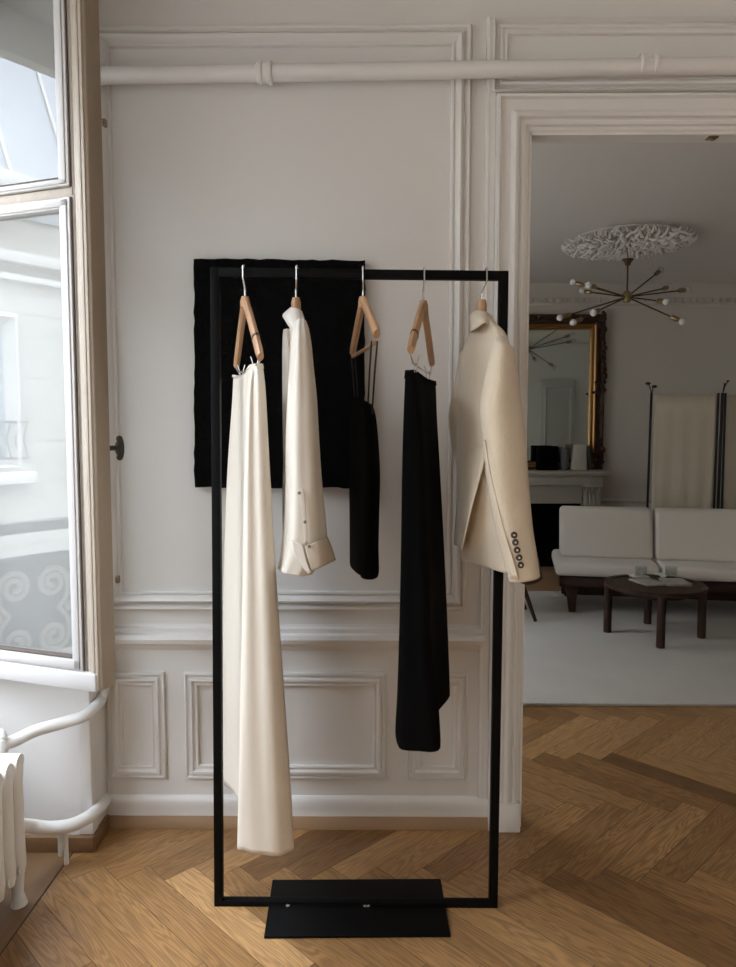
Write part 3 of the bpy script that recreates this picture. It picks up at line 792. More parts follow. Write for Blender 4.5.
for (z0, z1, g0, g1) in ((zGb2 + .002, zM0 - .002, zGb, zGl), (zM1 + .002, TOP - .06, zGu, TOP - .10)):
    q = LB()
    q.lbox(sG, sGw - .003, -.005, .034, z0, z1, .002); q.lbox(.055, .095, -.005, .034, z0, z1, .002)
    q.lbox(.095, sG, -.005, .034, z0, g0, .002); q.lbox(.095, sG, -.005, .034, g1, z1, .002)
    # inner step
    q.lbox(sG + .008, sGw - .012, -.009, .0, z0 + .006, z1 - .006, .002)
    q.lbox(.095, sGw - .012, -.009, .0, z0 + .006, g0 - .006, .002); q.lbox(.095, sGw - .012, -.009, .0, g1 + .006, z1 - .006, .002)
    fr = obj('glazing_frame', q, M['winwhite'], win)
    q = LB(); q.lbox(.09, sG + .004, .014, .018, g0 - .004, g1 + .004); obj('pane', q, M['glass'], fr, smooth=0)
    q = LB(); q.lbox(sGw - .006, sGw, -.0015, .02, z0 - .001, z1 + .001); q.lbox(.095, sG, -.0065, .02, g0 - .0025, g0 + .0015); obj('groove_strip', q, M['darkgroove'], fr, smooth=0)  # dark strips drawn for the groove lines beside and below the pane
# ornate handle on the inner face
hp = at(118.5, 448, -.27)
q = MB()
base = L3(sF - .035, TK, hp.z)
q.lathe([(.001, -.03), (.02, -.028), (.022, 0), (.02, .028), (.001, .03)], base, 10)
q.tube([base, hp], .008, 8)
for k in range(9):
    a = -1.2 + k * .3
    q.ball(hp + Vector((.008 * math.cos(a), .0, .030 * math.sin(a))), .0105, 8)
q.ball(hp + Vector((.003, 0, 0)), .016, 10, (.9, .9, 1.6))
obj('handle', q, M['oldbronze'], win)
for py, lab in ((122, 'tiny metal hook fixed high on the wall edge beside the window'), (580, 'tiny metal hook fixed low on the wall edge beside the window')):
    q = MB(); p = at(103.5 if py < 300 else 117, py, -.03)
    q.box(p.x - .006, p.x + .006, -.03, -.012, p.z - .012, p.z + .012, bev=.002); q.tube([(p.x, -.03, p.z), (p.x, -.036, p.z), (p.x, -.038, p.z + .008)], .003, 6)
    tag(obj('panel_hook', q, M['winedge']), lab, 'hook', 'hooks beside the window')

# ================================================================== OUTSIDE: BALCONY RAILING AND THE HOUSE OPPOSITE
BXR = -1.80; zr0, zr1 = .40, 1.03
rl = thing('balcony_railing', 'blue grey balcony railing with pale cast scrolls outside the window', 'railing', (BXR, -1.7, .36))
q = MB(); q.box(BXR - .03, BXR + .03, -4.6, .2, zr1 - .045, zr1, bev=.006); obj('handrail', q, M['ironblue'], rl)
q = MB(); q.box(BXR - .014, BXR + .014, -4.6, .2, zr1 - .165, zr1 - .14, bev=.003); q.box(BXR - .016, BXR + .016, -4.6, .2, zr0, zr0 + .03, bev=.003); obj('rail_bar', q, M['ironblue'], rl)
q = MB(); q.box(BXR - .012, BXR - .006, -4.6, .2, zr0 + .03, zr1 - .16); obj('backing_panel', q, M['ironblue'], rl, smooth=0)
zc_ = (zr0 + zr1 - .13) / 2
mt = None
def scroll(yc):
    q = MB()
    for sz in (1, -1):
        for sy in (1, -1):
            pts = []
            c0 = Vector((BXR + .008, yc + sy * .075, zc_ + sz * .115))
            for k in range(34):
                a = k / 33 * 3.6 * PI; r = .066 * (1 - .78 * k / 33)
                pts.append(c0 + Vector((0, sy * -r * math.cos(a), sz * r * math.sin(a))))
            q.tube(pts, .012, 6)
            q.tube(spline([c0 + Vector((0, -sy * .066, 0)), (BXR + .008, yc + sy * .012, zc_ + sz * .05), (BXR + .008, yc + sy * .05, zc_)]), .010, 6)
    q.ball((BXR + .01, yc, zc_), .022, 8)
    return q
proto = obj('scroll', scroll(-.2), M['ironpale'], rl)
for k in range(1, 13):
    c = proto.copy(); COL.objects.link(c); c.parent = rl; c.location = proto.location + Vector((0, -.31 * k, 0))
q = MB(); q.box(-2.0, WX - .03, -4.7, .3, .20, .36); struct('balcony_slab', q, M['limelight'], smooth=0)
# outer face of our own house
q = MB(); q.box(-1.60, WX - .031, -8, W2[0], -8, 6); q.box(-1.60, WX - .031, W2[1], W1[0], -8, 6); q.box(-1.60, WX - .031, W1[1] + .02, .5, -8, 6)
q.box(-1.60, WX - .031, W2[0], W2[1], LZ1, 6); q.box(-1.60, WX - .031, W1[0], W1[1] + .02, LZ1, 6); q.box(-1.60, WX - .031, W2[0], W2[1], -8, W2Z - .03); q.box(-1.60, WX - .031, W1[0], W1[1] + .02, -8, LZ0 - .03)
struct('wall_outside', q, M['limestone'], smooth=0)
q = MB(); q.box(-13, -1.4, -30, 20, -8.1, -8); struct('ground', q, M['street'], smooth=0)

FXX = -10.6
hs = thing('house_opposite', 'pale limestone town house across the street reflected in the glass', 'house', (FXX, -5, -8))
Zc = 4.15
q = MB(); q.box(FXX - .5, FXX, -26, 16, -8, Zc)
z = -7.5
obj('wall', q, M['limestone'], hs, smooth=0)
q = MB()
z = -7.6
while z < Zc - .3:
    q.box(FXX - .01, FXX + .012, -26, 16, z, z + .31); z += .34
obj('stone_course', q, M['limestone'], hs, smooth=0)
q = MB(); q.box(FXX, FXX + .25, -26, 16, Zc - .12, Zc + .05, bev=.03); q.box(FXX, FXX + .14, -26, 16, Zc - .38, Zc - .28, bev=.02); q.box(FXX, FXX + .30, -26, 16, Zc + 1.0, Zc + 1.25, bev=.04); obj('cornice', q, M['limelight'], hs)
q = MB(); q.box(FXX - .3, FXX + .05, -26, 16, Zc + .05, Zc + 1.0); obj('attic_wall', q, M['limestone'], hs, smooth=0)
q = MB(); q.box(FXX, FXX + .1, -26, 16, Zc + .62, Zc + 1.0); obj('carved_frieze', q, M['limedark'], hs, smooth=0)
q = MB(); q.prism([(FXX + .1, Zc + 1.2), (FXX - 1.0, Zc + 3.6), (FXX - 3.5, Zc + 4.0), (FXX - 3.5, Zc + 1.2)], 'y', -26, 16)
obj('roof', q, M['zinc'], hs, smooth=0)
q = MB()
for k in range(40):
    y = -26 + k * 1.05
    q.tube([(FXX + .12, y, Zc + 1.25), (FXX - .98, y, Zc + 3.62)], .03, 6)
obj('roof_seam', q, M['limelight'], hs)
wy = xat  # window column on the facade that the pane shows at its left edge
def reflY(px):                            # where on the facade the reflection in the pane comes from
    d = ray(px, 430); p = onplane(px, 430, H0, NB); n = NB; d2_ = d - 2 * d.dot(n) * n
    t = (FXX - p.x) / d2_.x; return p.y + d2_.y * t
def reflZ(px, py):
    d = ray(px, py); p = onplane(px, py, H0, NB); n = NB; d2_ = d - 2 * d.dot(n) * n
    t = (FXX - p.x) / d2_.x; return p.z + d2_.z * t
yw = reflY(8)
for k in range(-3, 6):
    y1 = yw - .0 + k * 2.3; y0 = y1 ; 
    yc = yw + .55 + k * 2.3
    q = MB(); q.frame(yc - .66, yc + .66, .75, 3.25, [(0, 0), (.0, .10), (.07, .14), (.12, .08), (.16, .05), (.20, 0)])
    for v in q.bm.verts: v.co = Vector((FXX + .012 - v.co.y, v.co.x, v.co.z))
    w_ = obj('window_surround', q, M['limelight'], hs)
    q = MB(); q.box(FXX + .013, FXX + .03, yc - .47, yc + .47, .95, 3.05); obj('pane', q, M['paneglass'], w_, smooth=0)
    q = MB(); q.box(FXX + .03, FXX + .05, yc - .03, yc + .03, .95, 3.05); q.box(FXX + .03, FXX + .05, yc - .46, yc + .46, 2.3, 2.36); obj('window_bar', q, M['limelight'], w_, smooth=0)
    q = MB(); q.box(FXX + .16, FXX + .20, yc - .78, yc + .78, 1.52, 1.56); q.box(FXX + .16, FXX + .20, yc - .78, yc + .78, .95, .98)
    for j in range(12): q.tube([(FXX + .18, yc - .75 + j * .136, .96), (FXX + .18, yc - .68 + j * .136, 1.25), (FXX + .18, yc - .75 + j * .136, 1.53)], .012, 5)
    obj('window_guard', q, M['ironblue'], w_)
    q = MB(); q.box(FXX, FXX + .26, yc - .85, yc + .85, .55, .75, bev=.03); obj('window_sill', q, M['limelight'], w_)

# ================================================================== BLACK PICTURE ON THE WALL
TKP = .035
c = [at(px, py, -TKP) for px, py in ((194.5, 487.5), (363.5, 488), (365.5, 260.5), (194, 258.5))]
pic = thing('wall_picture', 'square matte black textured canvas on the white panelled wall', 'picture', ((c[0].x + c[2].x) / 2, -.02, c[0].z))
q = MB(); n = 26; rows = []
for i in range(n + 1):
    row = []
    for j in range(n + 1):
        u, v = j / n, i / n
        p = c[0].lerp(c[1], u).lerp(c[3].lerp(c[2], u), v)
        if j in (0, n): p.x += random.uniform(-.0025, .0025)
        if i in (0, n): p.z += random.uniform(-.0025, .0025)
        row.append(q.bm.verts.new(p + Vector((0, -random.uniform(0, .0015), 0))))
    rows.append(row)
for A, B in zip(rows, rows[1:]):
    for j in range(n): q.face([A[j], A[j + 1], B[j + 1], B[j]])
edge = [rows[0][j] for j in range(n)] + [rows[i][n] for i in range(n)] + [rows[n][j] for j in range(n, 0, -1)] + [rows[i][0] for i in range(n, 0, -1)]
bk = [q.bm.verts.new((v.co.x, -.004, v.co.z)) for v in edge]
for j in range(len(edge)): q.face([edge[j], edge[(j + 1) % len(edge)], bk[(j + 1) % len(edge)], bk[j]])
obj('canvas', q, M['canvas'], pic)
q = MB(); q.box(c[0].x + .03, c[1].x - .03, -.03, -.0005, c[0].z + .03, c[0].z + .06); q.box(c[0].x + .03, c[1].x - .03, -.03, -.0005, c[2].z - .06, c[2].z - .03); obj('stretcher_bar', q, M['beech'], pic)

# ================================================================== CLOTHES RACK
RY = -.434
tl, tr = at(211, 268.5, RY), at(508, 271.5, RY)
bl, br_ = at(215, 908, RY), at(497, 906.5, RY)
bl.z = br_.z = (bl.z + br_.z) / 2
PTZ = .008
rk = thing('clothes_rack', 'black square tube clothes rack with flat base plate on floor', 'clothes rack', ((bl.x + br_.x) / 2, RY, 0.0))
tw = .0245; dy = .012
def bar(a0, a1, b0, b1):                # four corner points in XZ, extruded in Y
    q = MB(); P = [a0, a1, b1, b0]
    q.hexa([(p.x, RY - dy, p.z) for p in P] + [(p.x, RY + dy, p.z) for p in P], bev=.0015); return q
X_ = Vector((tw, 0, 0)); Z_ = Vector((0, 0, tw))
obj('post', bar(bl, bl + X_, tl, tl + X_), M['black'], rk)
obj('post', bar(br_ - X_, br_, tr - X_ * 1.05, tr), M['black'], rk)
obj('top_bar', bar(tl + X_ * .9 - Z_, tr - X_ * .9 - Z_, tl + X_ * .9, tr - X_ * .9), M['black'], rk)
obj('bottom_bar', bar(bl + X_ * .9, br_ - X_ * .9, bl + X_ * .9 + Z_, br_ - X_ * .9 + Z_), M['black'], rk)
q = MB(); P = [onfloor(264, 939), onfloor(450.5, 937.5), onfloor(440.5, 881), onfloor(272.5, 882)]
q.hexa([(p.x, p.y, .0005) for p in P] + [(p.x, p.y, max(PTZ, .006)) for p in P], bev=.0015); obj('base_plate', q, M['black'], rk)
q = MB()
for px in (288, 365, 368):
    p = at(px, 903, RY - .016); q.tube([(p.x, RY - .022, PTZ), (p.x, RY - .022, PTZ + .004)], .006, 10)
obj('bolt', q, M['chrome'], rk)
def barz(x): return tl.z + (tr.z - tl.z) * (x - tl.x) / (tr.x - tl.x)

# ------------------------------------------------------------------ hangers
def hanger(label, top_px, apex, near, far, yn, yf, clips=None, lower=None, jog=True, drop=0.0):
    A = at(apex[0], apex[1], RY); Np = at(near[0], near[1], yn); Fp = at(far[0], far[1], yf)
    h = thing('coat_hanger', label, 'hanger', A, 'beech wood hangers on the rack')
    zt = barz(A.x)
    q = MB(); X = at(top_px, 272, RY).x
    R = .0135 + .009
    loop = []
    for k in range(15):
        a = PI * 1.08 - k / 14 * PI * 1.12
        loop.append(Vector((X, RY - (dy + .0045) * math.cos(a), zt + .003 + .0055 * math.sin(a))))
    loop = [Vector((X, RY + dy + .0045, zt - .009))] + loop
    tail = [loop[-1], Vector((X, RY - dy - .0055, zt - .020)), Vector((X, RY - dy - .005, zt - tw - .004)), Vector((X + (A.x - X) * .4, RY - dy * .9, zt - tw - .016)), Vector((A.x, RY, zt - tw - .034)), Vector((A.x, RY, A.z - .004))]
    q.tube(loop[:-1] + spline(tail, 5), .0026, 8); obj('hook', q, M['chrome'], h)
    for P_, nm in ((Np, 'n'), (Fp, 'f')):
        q = MB(); d = P_ - A
        pts = []
        for k in range(11):
            t = k / 10
            p = A + d * t; p.z = A.z - .012 - drop * (1 - t) + (P_.z - A.z + .012) * (t ** 1.12) 
            p.x = A.x + d.x * t
            if k == 0: p = A + Vector((0, -.004 if nm == 'f' else .004, -.012 - drop))
            pts.append(p)
        q.tube(pts, [.0135] * 2 + [.0128] * 7 + [.013, .011], 10, ab=(.78, 1.25), up=(0, 0, 1))
        if jog and nm == 'n':
            pass
        arm = obj('arm', q, M['beech'], h)
        if nm == 'n' and jog:
            q = MB(); p = A + d * .72; p.z = A.z - .012 + (P_.z - A.z + .012) * (.72 ** 1.12)
            q.tube([p - d.normalized() * .003, p + d.normalized() * .003], .0142, 10, ab=(.80, 1.28), up=(0, 0, 1)); obj('notch', q, M['horn'], arm)
    q = MB(); q.tube([A + Vector((0, 0, -.03 - drop)), A + Vector((0, 0, -.012)), A + Vector((0, 0, .001))], [.0135, .0135, .010], 12); obj('neck', q, M['beech'], h)
    if lower:
        q = MB(); e0 = at(lower[0], lower[1], yn + .01); e1 = at(lower[2], lower[3], yf - .01)
        q.tube([e0, e1], .0055, 8); obj('trouser_bar', q, M['beech'], h)
    if clips:
        (r0, r1) = clips
        q = MB(); e0 = at(r0[0], r0[1], yn + .03); e1 = at(r1[0], r1[1], yf - .03)
        q.tube([Np + (e0 - Np) * 0 + Vector((0, .01, -.004)), e0, e1, Fp + Vector((0, -.01, -.004))], .0022, 8); obj('clip_rail', q, M['chrome'], h)
        for e, s in ((e0.lerp(e1, .12), -1), (e0.lerp(e1, .88), 1)):
            q = MB()
            for sg in (-1, 1):
                q.tube([e + Vector((sg * .011, 0, .024)), e + Vector((sg * .005, 0, .004)), e + Vector((sg * .0025, 0, -.020))], .0016, 8)
            q.tube([e + Vector((-.006, 0, .004)), e + Vector((.006, 0, .004))], .003, 8)
            obj('clip', q, M['chrome'], h)
    return h

hanger('wooden clip hanger holding the long ivory satin skirt', 244, (245, 297), (260.5, 357), (236.5, 366), -.62, -.26, clips=((257.5, 364.5), (239.5, 374)))
hanger('wooden hanger inside the white shirt', 297, (296, 298), (302, 348), (292, 346), -.56, -.31, jog=False, drop=.05)
hanger('wooden hanger with lower bar holding the black camisole top', 363, (363, 297), (377, 334), (352.5, 353), -.62, -.26, lower=(375.5, 343, 353, 356.5), jog=False)
hanger('wooden clip hanger holding the long black skirt', 424, (423.5, 301), (410.5, 350), (432, 364), -.62, -.26, clips=((413, 363), (430, 375)))
hanger('wooden hanger inside the cream blazer', 486, (482, 300), (503, 356), (470, 358), -.58, -.31, jog=False, drop=.05)

# ------------------------------------------------------------------ skirts
def skirt(levels, yn, yf, sag=0.0, fold=None):
    # level: (py at near edge, NL, NR, FL, FR, crease L, crease R, dz_far)
    secs = []
    for i, (py, nl, nr, fl, fr, cl, cr_, dzf) in enumerate(levels):
        yn_ = yn(i / (len(levels) - 1)); yf_ = yf(i / (len(levels) - 1)); z = zat(py, yn_, nl); ym = (yn_ + yf_) / 2; zf_ = z + dzf
        sg = sag if i == 0 else 0
        P = lambda px, y, zz: Vector((xat(px, y, zz), y, zz))
        q = [P(nl, yn_ + .02, z), P((nl + nr) / 2, yn_ - .004, z), P(nr, yn_ + .02, z), P(cr_, ym - .03, (z + zf_) / 2 - sg), P(fr, yf_ - .02, zf_), P((fl + fr) / 2, yf_ + .004, zf_), P(fl, yf_ - .02, zf_), P((fl + cl) / 2, (ym + yf_) / 2, zf_ - sg * .6), P(cl, ym - .02, (z + zf_) / 2 - sg), P((cl + nl) / 2, (ym + yn_) / 2 , z - sg * .6)]
        secs.append(q)
    return secs

lv = [(364, 251, 262, 233.5, 243, 244.5, 252, -.012),
      (372, 250, 263.5, 232.8, 243.5, 245, 253, -.004),
      (400, 247, 266.5, 231.5, 244, 245, 254, 0),
      (480, 244.5, 271, 227, 246, 246, 256, 0),
      (600, 243, 278, 223.5, 247, 246.5, 259, 0),
      (700, 241, 285, 223, 249, 246, 262, 0),
      (800, 239.8, 291.5, 222.8, 252, 245, 265, 0),
      (854, 239, 294, 222.5, 254, 244.5, 267, .004)]
sk = thing('satin_skirt', 'long ivory satin skirt clipped to leftmost hanger, hem near floor', 'skirt', (at(255, 700, RY).x, RY, .3))
q = MB(); q.loft(skirt(lv, lambda t: -.555 - .09 * min(1, t * 1.6), lambda t: -.32 + .10 * min(1, t * 1.6), .012), 5, 6, fn=lambda t, u: min(1, t * 5 + .15) * (.0045 * math.sin(u * 2 * PI * 8 + 2.2 * t) + .003 * math.sin(u * 2 * PI * 13 - 3 * t)))
obj('skirt_body', q, M['satin'], sk, smooth=80, solid=.002)
q = MB(); q.loft([[p + Vector((0, 0, .0)) for p in r] for r in skirt([lv[0], (368, 250.5, 262.8, 233, 243.3, 244.7, 252.5, -.008)], lambda t: -.558, lambda t: -.317, .012)], 5, 3)
obj('waistband', q, M['satin'], sk, smooth=80, solid=-.003)

lv = [(370, 406, 415, 420, 435, 410, 428, -.014),
      (380, 405, 418, 419, 436, 409, 428, -.004),
      (420, 403.5, 422, 417, 437.5, 408, 430, 0),
      (480, 402, 425, 416, 440.5, 408, 432, 0),
      (560, 401, 428, 416, 444, 408, 435, 0),
      (640, 399.3, 431, 418, 447, 408, 433, 0),
      (700, 397.5, 438, 420, 449, 408, 431, 0),
      (738, 396, 440.5, 421, 450, 407, 430, .004),
      (751, 399.5, 440.5, 422, 450, 407, 430, .012)]
bs = thing('black_skirt', 'long black skirt clipped to a hanger beside the blazer', 'skirt', (at(420, 600, RY).x, RY, .5))
q = MB(); q.loft(skirt(lv, lambda t: -.555 - .075 * min(1, t * 1.6), lambda t: -.32 + .08 * min(1, t * 1.6), .012), 5, 6, fn=lambda t, u: min(1, t * 4 + .1) * .003 * math.sin(u * 2 * PI * 7 + t))
obj('skirt_body', q, M['velvet'], bs, smooth=80, solid=.002)
q = MB(); q.loft(skirt([lv[0], (378, 405.3, 417, 419.3, 435.8, 409, 428, -.006)], lambda t: -.558, lambda t: -.317, .012), 5, 3); obj('waistband', q, M['velvet'], bs, smooth=80, solid=-.003)

# ------------------------------------------------------------------ tubes for sleeves and bodies
def tubesecs(levels, n=10):
    # level: (py, L, R, ycentre, half depth, tilt dpy)
    secs = []
    for (py, l, r, yc, hd, tilt) in levels:
        row = []
        for j in range(n):
            a = 2 * PI * j / n; cx_ = (l + r) / 2 + (r - l) / 2 * math.cos(a); y = yc + hd * math.sin(a)
            z = zat(py + tilt * math.cos(a), yc, cx_)
            row.append(Vector((xat(cx_, y, z), y, z)))
        secs.append(row)
    return secs

# white shirt
sh = thing('white_shirt', 'off-white shirt with open buttoned cuff hanging on the rack', 'shirt', (at(300, 450, RY).x, RY, 1.0))
yb = -.43
body = [(312, 288, 301, yb, .05, 0), (322, 289, 304, yb, .10, 0), (338, 290, 306, yb, .155, 0), (370, 289, 308, yb + .01, .165, 0), (420, 285.5, 309, yb + .02, .175, 0), (470, 283.5, 309, yb + .02, .18, 0), (515, 283, 309, yb + .02, .18, 0), (545, 284, 308, yb + .02, .18, 0)]
q = MB(); q.loft(tubesecs(body), 4, 5, fn=lambda t, u: .004 * t * math.sin(u * 2 * PI * 6)); obj('shirt_body', q, M['shirt'], sh, smooth=80, solid=.002)
ys = -.60
slv = [(320, 297, 305, ys + .06, .03, 0), (329, 293, 307.5, ys + .03, .045, 0), (345, 291.5, 310, ys, .055, 0), (370, 290, 313, ys, .06, 0), (400, 288.5, 316.5, ys, .062, 0), (440, 287.3, 319, ys, .065, 0), (480, 287, 321.5, ys, .068, 0), (520, 285, 325, ys, .068, 0), (545, 282, 325, ys, .066, 0), (562, 279.5, 316, ys, .062, 2), (571, 278, 311, ys, .058, 2.5)]
q = MB(); q.loft(tubesecs(slv), 4, 5, fn=lambda t, u: .0028 * math.sin(u * 2 * PI * 6 + 2.5 * t) + .002 * math.sin(9 * t + u * 6.28)); obj('sleeve', q, M['shirt'], sh, smooth=80, solid=.002)
sl2 = [(330, 284, 291, -.30, .03, 0), (345, 283, 294, -.27, .045, 0), (400, 283, 298, -.26, .055, 0), (470, 284, 302, -.26, .055, 0), (540, 285, 303, -.26, .055, 0)]
q = MB(); q.loft(tubesecs(sl2), 4, 5); obj('sleeve', q, M['shirt'], sh, smooth=80, solid=.002)
# collar: folded band around the neck, point towards the left
def sheet(name, rows, m, parent, solid=.002, sub=4):
    q = MB(); q.loft(rows, sub, sub, open_u=True); return obj(name, q, m, parent, smooth=80, solid=solid)
yk = -.44
sheet('collar', [
    [at(292, 309, yk + .07), at(290, 307.5, yk + .03), at(292, 307, yk - .02), at(297, 308, yk - .055), at(302, 311, yk - .05)],
    [at(284, 313, yk + .06), at(284.5, 312.5, yk + .01), at(289, 312, yk - .06), at(297, 315, yk - .095), at(304.5, 319, yk - .09)],
    [at(283, 316, yk + .05), at(283, 317, yk - .01), at(288, 321, yk - .09), at(298, 327, yk - .13), at(306.5, 330, yk - .12)],
    [at(283.5, 318, yk + .05), at(285.5, 321, yk - .02), at(289.5, 327.5, yk - .10), at(299, 333, yk - .14), at(307.5, 336, yk - .13)]], M['shirt'], sh, .003)
# placket, buttons and turned cuff
yp = ys - .070
sheet('placket', [[at(298.5, 490, yp), at(303.5, 489, yp)], [at(300, 500, yp - .002), at(305, 499, yp - .002)], [at(303, 522, yp - .003), at(306.5, 521, yp - .003)], [at(304.5, 545, yp - .003), at(308.5, 544, yp - .003)]], M['shirt'], sh, .002)
sheet('cuff_facing', [[at(290.5, 540, yp + .002), at(303.5, 545, yp - .004)], [at(295, 556, yp), at(306, 557, yp - .008)], [at(303, 568, yp), at(309, 568, yp - .008)], [at(308.5, 574.5, yp), at(311.5, 572, yp - .006)]], M['shirt'], sh, .002)
sheet('cuff', [[at(305, 547, yp - .006), at(315, 542, yp - .012), at(327.5, 536.5, yp + .03)], [at(307, 556, yp - .008), at(320, 551, yp - .016), at(332, 547, yp + .025)], [at(311.5, 571, yp - .006), at(323, 566.5, yp - .014), at(336, 560, yp + .022)]], M['cuff'], sh, .003)
for px, py in ((299.3, 493), (305, 522), (309.5, 546.5)):
    c_ = at(px, py, yp - .016 if py > 540 else yp - .005); q = MB(); q.tube([c_, c_ + Vector((0, -.002, 0))], .0042, 12); obj('button', q, M['shirtbtn'], sh)

# black camisole top
cm = thing('black_camisole', 'black camisole top hanging by thin straps from hanger', 'top', (at(364, 480, RY).x, RY, 1.0))
bd = [(402, 354, 373, -.43, .15, 4), (415, 351, 376, -.43, .165, 2), (440, 349.5, 378.3, -.43, .17, 0), (475, 349.3, 380, -.43, .175, 0), (520, 349.8, 379, -.43, .18, 0), (545, 350, 378.3, -.43, .18, 0), (561, 350.2, 378.5, -.43, .18, 0), (563.5, 351, 378.5, -.43, .178, 0)]
q = MB(); q.loft(tubesecs(bd), 4, 5, fn=lambda t, u: .003 * t * math.sin(u * 2 * PI * 6)); obj('bodice', q, M['velvet'], cm, smooth=80, solid=.002)
for (x0, y0, x1, y1, yy, hh_) in ((371.5, 341, 368.0, 405, -.61, .6), (377.3, 341, 372.5, 406, -.615, .6)):
    q = MB(); q.tube([at(x0, y0, yy), at((x0 + x1) / 2 - .3, (y0 + y1) / 2, yy + .02), at(x1, y1, yy + .045), at(x1, y1 + 8, yy + .06)], .0024, 8); obj('strap', q, M['ribbon'], cm)
for (x0, y0, x1, y1, yy) in ((351.5, 357, 355, 402, -.265), (355, 357, 358, 403, -.27)):
    q = MB(); q.tube([at(x0, y0, yy), at((x0 + x1) / 2, (y0 + y1) / 2, yy - .01), at(x1, y1, yy - .03), at(x1, y1 + 8, yy - .04)], .0024, 8); obj('strap', q, M['ribbon'], cm)
q = MB(); q.loft(tubesecs([(560, 358, 378.8, -.53, .06, 0), (571, 359.5, 379, -.53, .06, 0), (576, 360.5, 378, -.53, .05, 0)]), 4, 3); obj('hem_tie', q, M['velvet'], cm, smooth=80, solid=.002)

# cream blazer
bz = thing('cream_blazer', 'cream wool blazer with five dark cuff buttons at rack end', 'blazer', (at(490, 480, RY).x, RY, .95))
def bodysec(py, fl, ml, nl, nr, mr_, fr, yn, yf, dfar=0.0, dnear=0.0):
    z = zat(py, (yn + yf) / 2, (fl + nr) / 2); ym = (yn + yf) / 2
    def P(px, y, dz=0): return Vector((xat(px, y, z + dz), y, z + dz))
    return [P(nl, yn + .015, dnear), P((nl + nr) / 2, yn - .01, dnear), P(nr, yn + .015, dnear), P(mr_, ym, 0), P(fr, yf - .015, dfar), P((fl + fr) / 2, yf + .01, dfar), P(fl, yf - .015, dfar), P(ml, ym + .02, 0)]
bd = [bodysec(318, 477, 476, 480, 490, 491, 488, -.49, -.39),
      bodysec(328, 471.5, 472, 486, 497, 496, 484, -.53, -.35),
      bodysec(340, 467, 468.5, 492, 506, 500, 482, -.58, -.30),
      bodysec(358, 462, 464, 492, 511, 503, 480, -.60, -.28),
      bodysec(400, 459, 461.5, 492, 513, 506, 480, -.60, -.27),
      bodysec(450, 458, 460.5, 492, 515, 508, 482, -.60, -.27),
      bodysec(500, 458.5, 461, 494, 518, 512, 484, -.61, -.26),
      bodysec(540, 460, 463, 497, 522, 516, 486, -.61, -.26, -.015, .0),
      bodysec(562, 462, 465, 499, 524, 518, 488, -.61, -.26, -.02, .004)]
q = MB(); q.loft(bd, 4, 5, cap0=True, fn=lambda t, u: .002 * t * math.sin(u * 2 * PI * 5 + t)); obj('jacket_body', q, M['wool'], bz, smooth=80, solid=.003)
yv = -.655
slv = [(337, 499, 507, yv + .06, .02, 2), (342, 495, 511, yv + .035, .04, 3), (349, 492, 514.5, yv + .015, .055, 2), (372, 486.5, 517.5, yv, .062, 0), (404, 480.5, 521.5, yv, .066, 0), (424, 481.5, 524, yv, .066, 0), (440, 483.5, 526, yv, .066, 0), (476, 486, 528.5, yv, .064, 0), (524, 494.5, 533, yv, .062, 0), (552, 501.5, 537.5, yv, .060, 0), (577.5, 508.5, 541.3, yv, .058, -2.5)]
q = MB(); q.loft(tubesecs(slv), 4, 5, cap0=True, fn=lambda t, u: .002 * math.sin(u * 2 * PI * 4 + 5 * t) * t); slo = obj('sleeve', q, M['wool'], bz, smooth=80, solid=.003)
# cuff back panel with the seam and the buttons
def slx(py):                              # sleeve edges at a row
    for (a, b_) in zip(slv, slv[1:]):
        if a[0] <= py <= b_[0]:
            t = (py - a[0]) / (b_[0] - a[0]); return a[1] + (b_[1] - a[1]) * t, a[2] + (b_[2] - a[2]) * t
    return slv[-1][1], slv[-1][2]
def sly(px, py, off=.004):
    l, r = slx(py); u = max(-.97, min(.97, (px - (l + r) / 2) / ((r - l) / 2)))
    return yv - .062 * math.sqrt(1 - u * u) - off
rows = []
for py in (440, 470, 500, 530, 555, 578.5):
    l, r = slx(py); w = [.02, .10, .18, .24, .28, .32]
    rr_ = l + (r - l) * (.05 + .27 * (py - 440) / 138)
    rows.append([at(l + .6, py, sly(l + .6, py)), at((l + rr_) / 2, py, sly((l + rr_) / 2, py)), at(rr_, py, sly(rr_, py))])
sheet('sleeve_vent', rows, M['wool'], bz, .002)
for px, py in ((514, 535), (515.3, 542.3), (517, 550), (519, 557.5), (520.6, 565)):
    y = sly(px, py, .004); c_ = at(px, py, y); q = MB()
    q.tube([c_ + Vector((0, .002, 0)), c_ + Vector((0, -.002, 0)), c_ + Vector((0, -.004, 0))], [.0082, .0082, .0062], 14); bt = obj('button', q, M['horn'], bz)
    q = MB(); q.tube([c_ + Vector((0, -.0035, 0)), c_ + Vector((0, -.0048, 0))], .0028, 10); obj('button_thread', q, M['wool'], bt)
q = MB(); q.loft(tubesecs([(560, 505, 538, yv + .006, .046, -1), (574.5, 513, 540.5, yv + .006, .046, -2.2), (580.5, 524, 541.5, yv + .012, .036, -2.4)]), 4, 3); obj('sleeve_lining', q, M['lining'], bz, smooth=80, solid=-.002)
fsl = [(350, 462, 468, -.30, .02, 0), (358, 458.5, 470, -.27, .04, 0), (380, 455, 474, -.25, .05, 0), (402, 450.5, 474, -.25, .055, 0), (418, 448, 474, -.25, .055, 0), (440, 451, 476, -.25, .055, 0), (475, 457.5, 482, -.25, .055, 0), (530, 464, 490, -.25, .05, 0), (548, 466, 492, -.25, .05, 0)]
q = MB(); q.loft(tubesecs(fsl), 4, 4, cap0=True); obj('sleeve', q, M['wool'], bz, smooth=80, solid=.003)
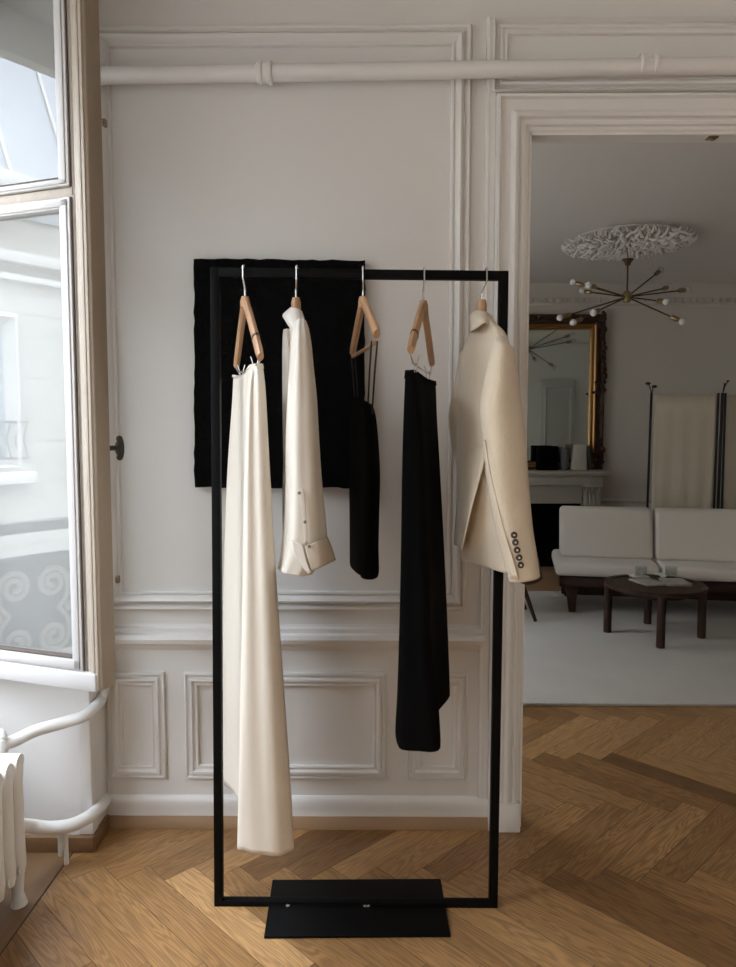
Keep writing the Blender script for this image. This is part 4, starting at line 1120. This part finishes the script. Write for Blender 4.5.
sheet('jacket_front', [[at(462, 440, -.36), at(470, 440, -.46), at(488, 440, -.555)], [at(459, 470, -.345), at(466, 470, -.47), at(481.5, 470, -.575)], [at(457, 500, -.335), at(463, 500, -.47), at(473, 500, -.575)], [at(455, 525, -.33), at(460, 526, -.46), at(466.5, 527, -.56)], [at(454, 545, -.33), at(457, 546.5, -.42), at(461.5, 550, -.52)]], M['wool'], bz, .003)
sheet('collar', [
    [at(478, 311, -.39), at(475, 310.5, -.43), at(479, 310, -.47), at(486, 311.5, -.485), at(491, 315, -.46)],
    [at(472, 315, -.38), at(470, 315, -.43), at(475, 315, -.50), at(485, 316, -.525), at(495, 322, -.49)],
    [at(470.5, 323, -.38), at(470, 323.5, -.44), at(474, 323.5, -.52), at(485, 319.5, -.545), at(496.5, 326, -.51)],
    [at(470.5, 331, -.38), at(471, 331.5, -.44), at(475, 329, -.53), at(485, 322.5, -.55), at(497, 329, -.52)]], M['wool'], bz, .004)

# ================================================================== LIGHT
w = bpy.data.worlds.new('world'); S.world = w; w.use_nodes = True
nt = w.node_tree; bg = nt.nodes['Background']
tc = N(nt, 'ShaderNodeTexCoord'); sp = N(nt, 'ShaderNodeSeparateXYZ'); nt.links.new(tc.outputs['Generated'], sp.inputs[0])
rp = N(nt, 'ShaderNodeValToRGB'); nt.links.new(sp.outputs['Z'], rp.inputs['Fac'])
rp.color_ramp.elements[0].position = 0.0; rp.color_ramp.elements[0].color = (0.275, 0.29, 0.31, 1)
rp.color_ramp.elements[1].position = 1.0; rp.color_ramp.elements[1].color = (0.79, 0.87, 0.99, 1)
nt.links.new(rp.outputs['Color'], bg.inputs['Color']); bg.inputs['Strength'].default_value = 30.0

def area(name, loc, rot, sx, sy, power, col, portal=False):
    l = bpy.data.lights.new(name, 'AREA'); l.shape = 'RECTANGLE'; l.size = sx; l.size_y = sy; l.energy = power; l.color = col
    if portal: l.cycles.is_portal = True
    o = bpy.data.objects.new(name, l); COL.objects.link(o); o.location = loc; o.rotation_euler = rot
    return o
E = (0, -PI / 2, 0)     # facing +X
# daylight arriving through the windows
area('portal_window', (WX - .02, (W1[0] + W1[1]) / 2, (LZ0 + LZ1) / 2), E, LZ1 - LZ0, W1[1] - W1[0], 1, (1, 1, 1), True)
area('daylight_second_window', (WX - .02, (W2[0] + W2[1]) / 2, (W2Z + LZ1) / 2), E, LZ1 - W2Z, W2[1] - W2[0], 125, (1.0, .93, .85))
area('daylight_far_window', (-1.52, (FW0[0] + FW0[1]) / 2, (FW1[0] + FW1[1]) / 2), E, FW1[1] - FW1[0], FW0[1] - FW0[0], 9, (1.0, .96, .90))

S.view_settings.view_transform = 'Standard'
try: S.view_settings.look = 'None'
except Exception: pass
S.view_settings.gamma = 1.0
S.view_settings.use_curve_mapping = False
S.view_settings.exposure = -0.76
S.cycles.use_denoising = True
S.cycles.max_bounces = 10
S.cycles.diffuse_bounces = 5
S.cycles.transparent_max_bounces = 12
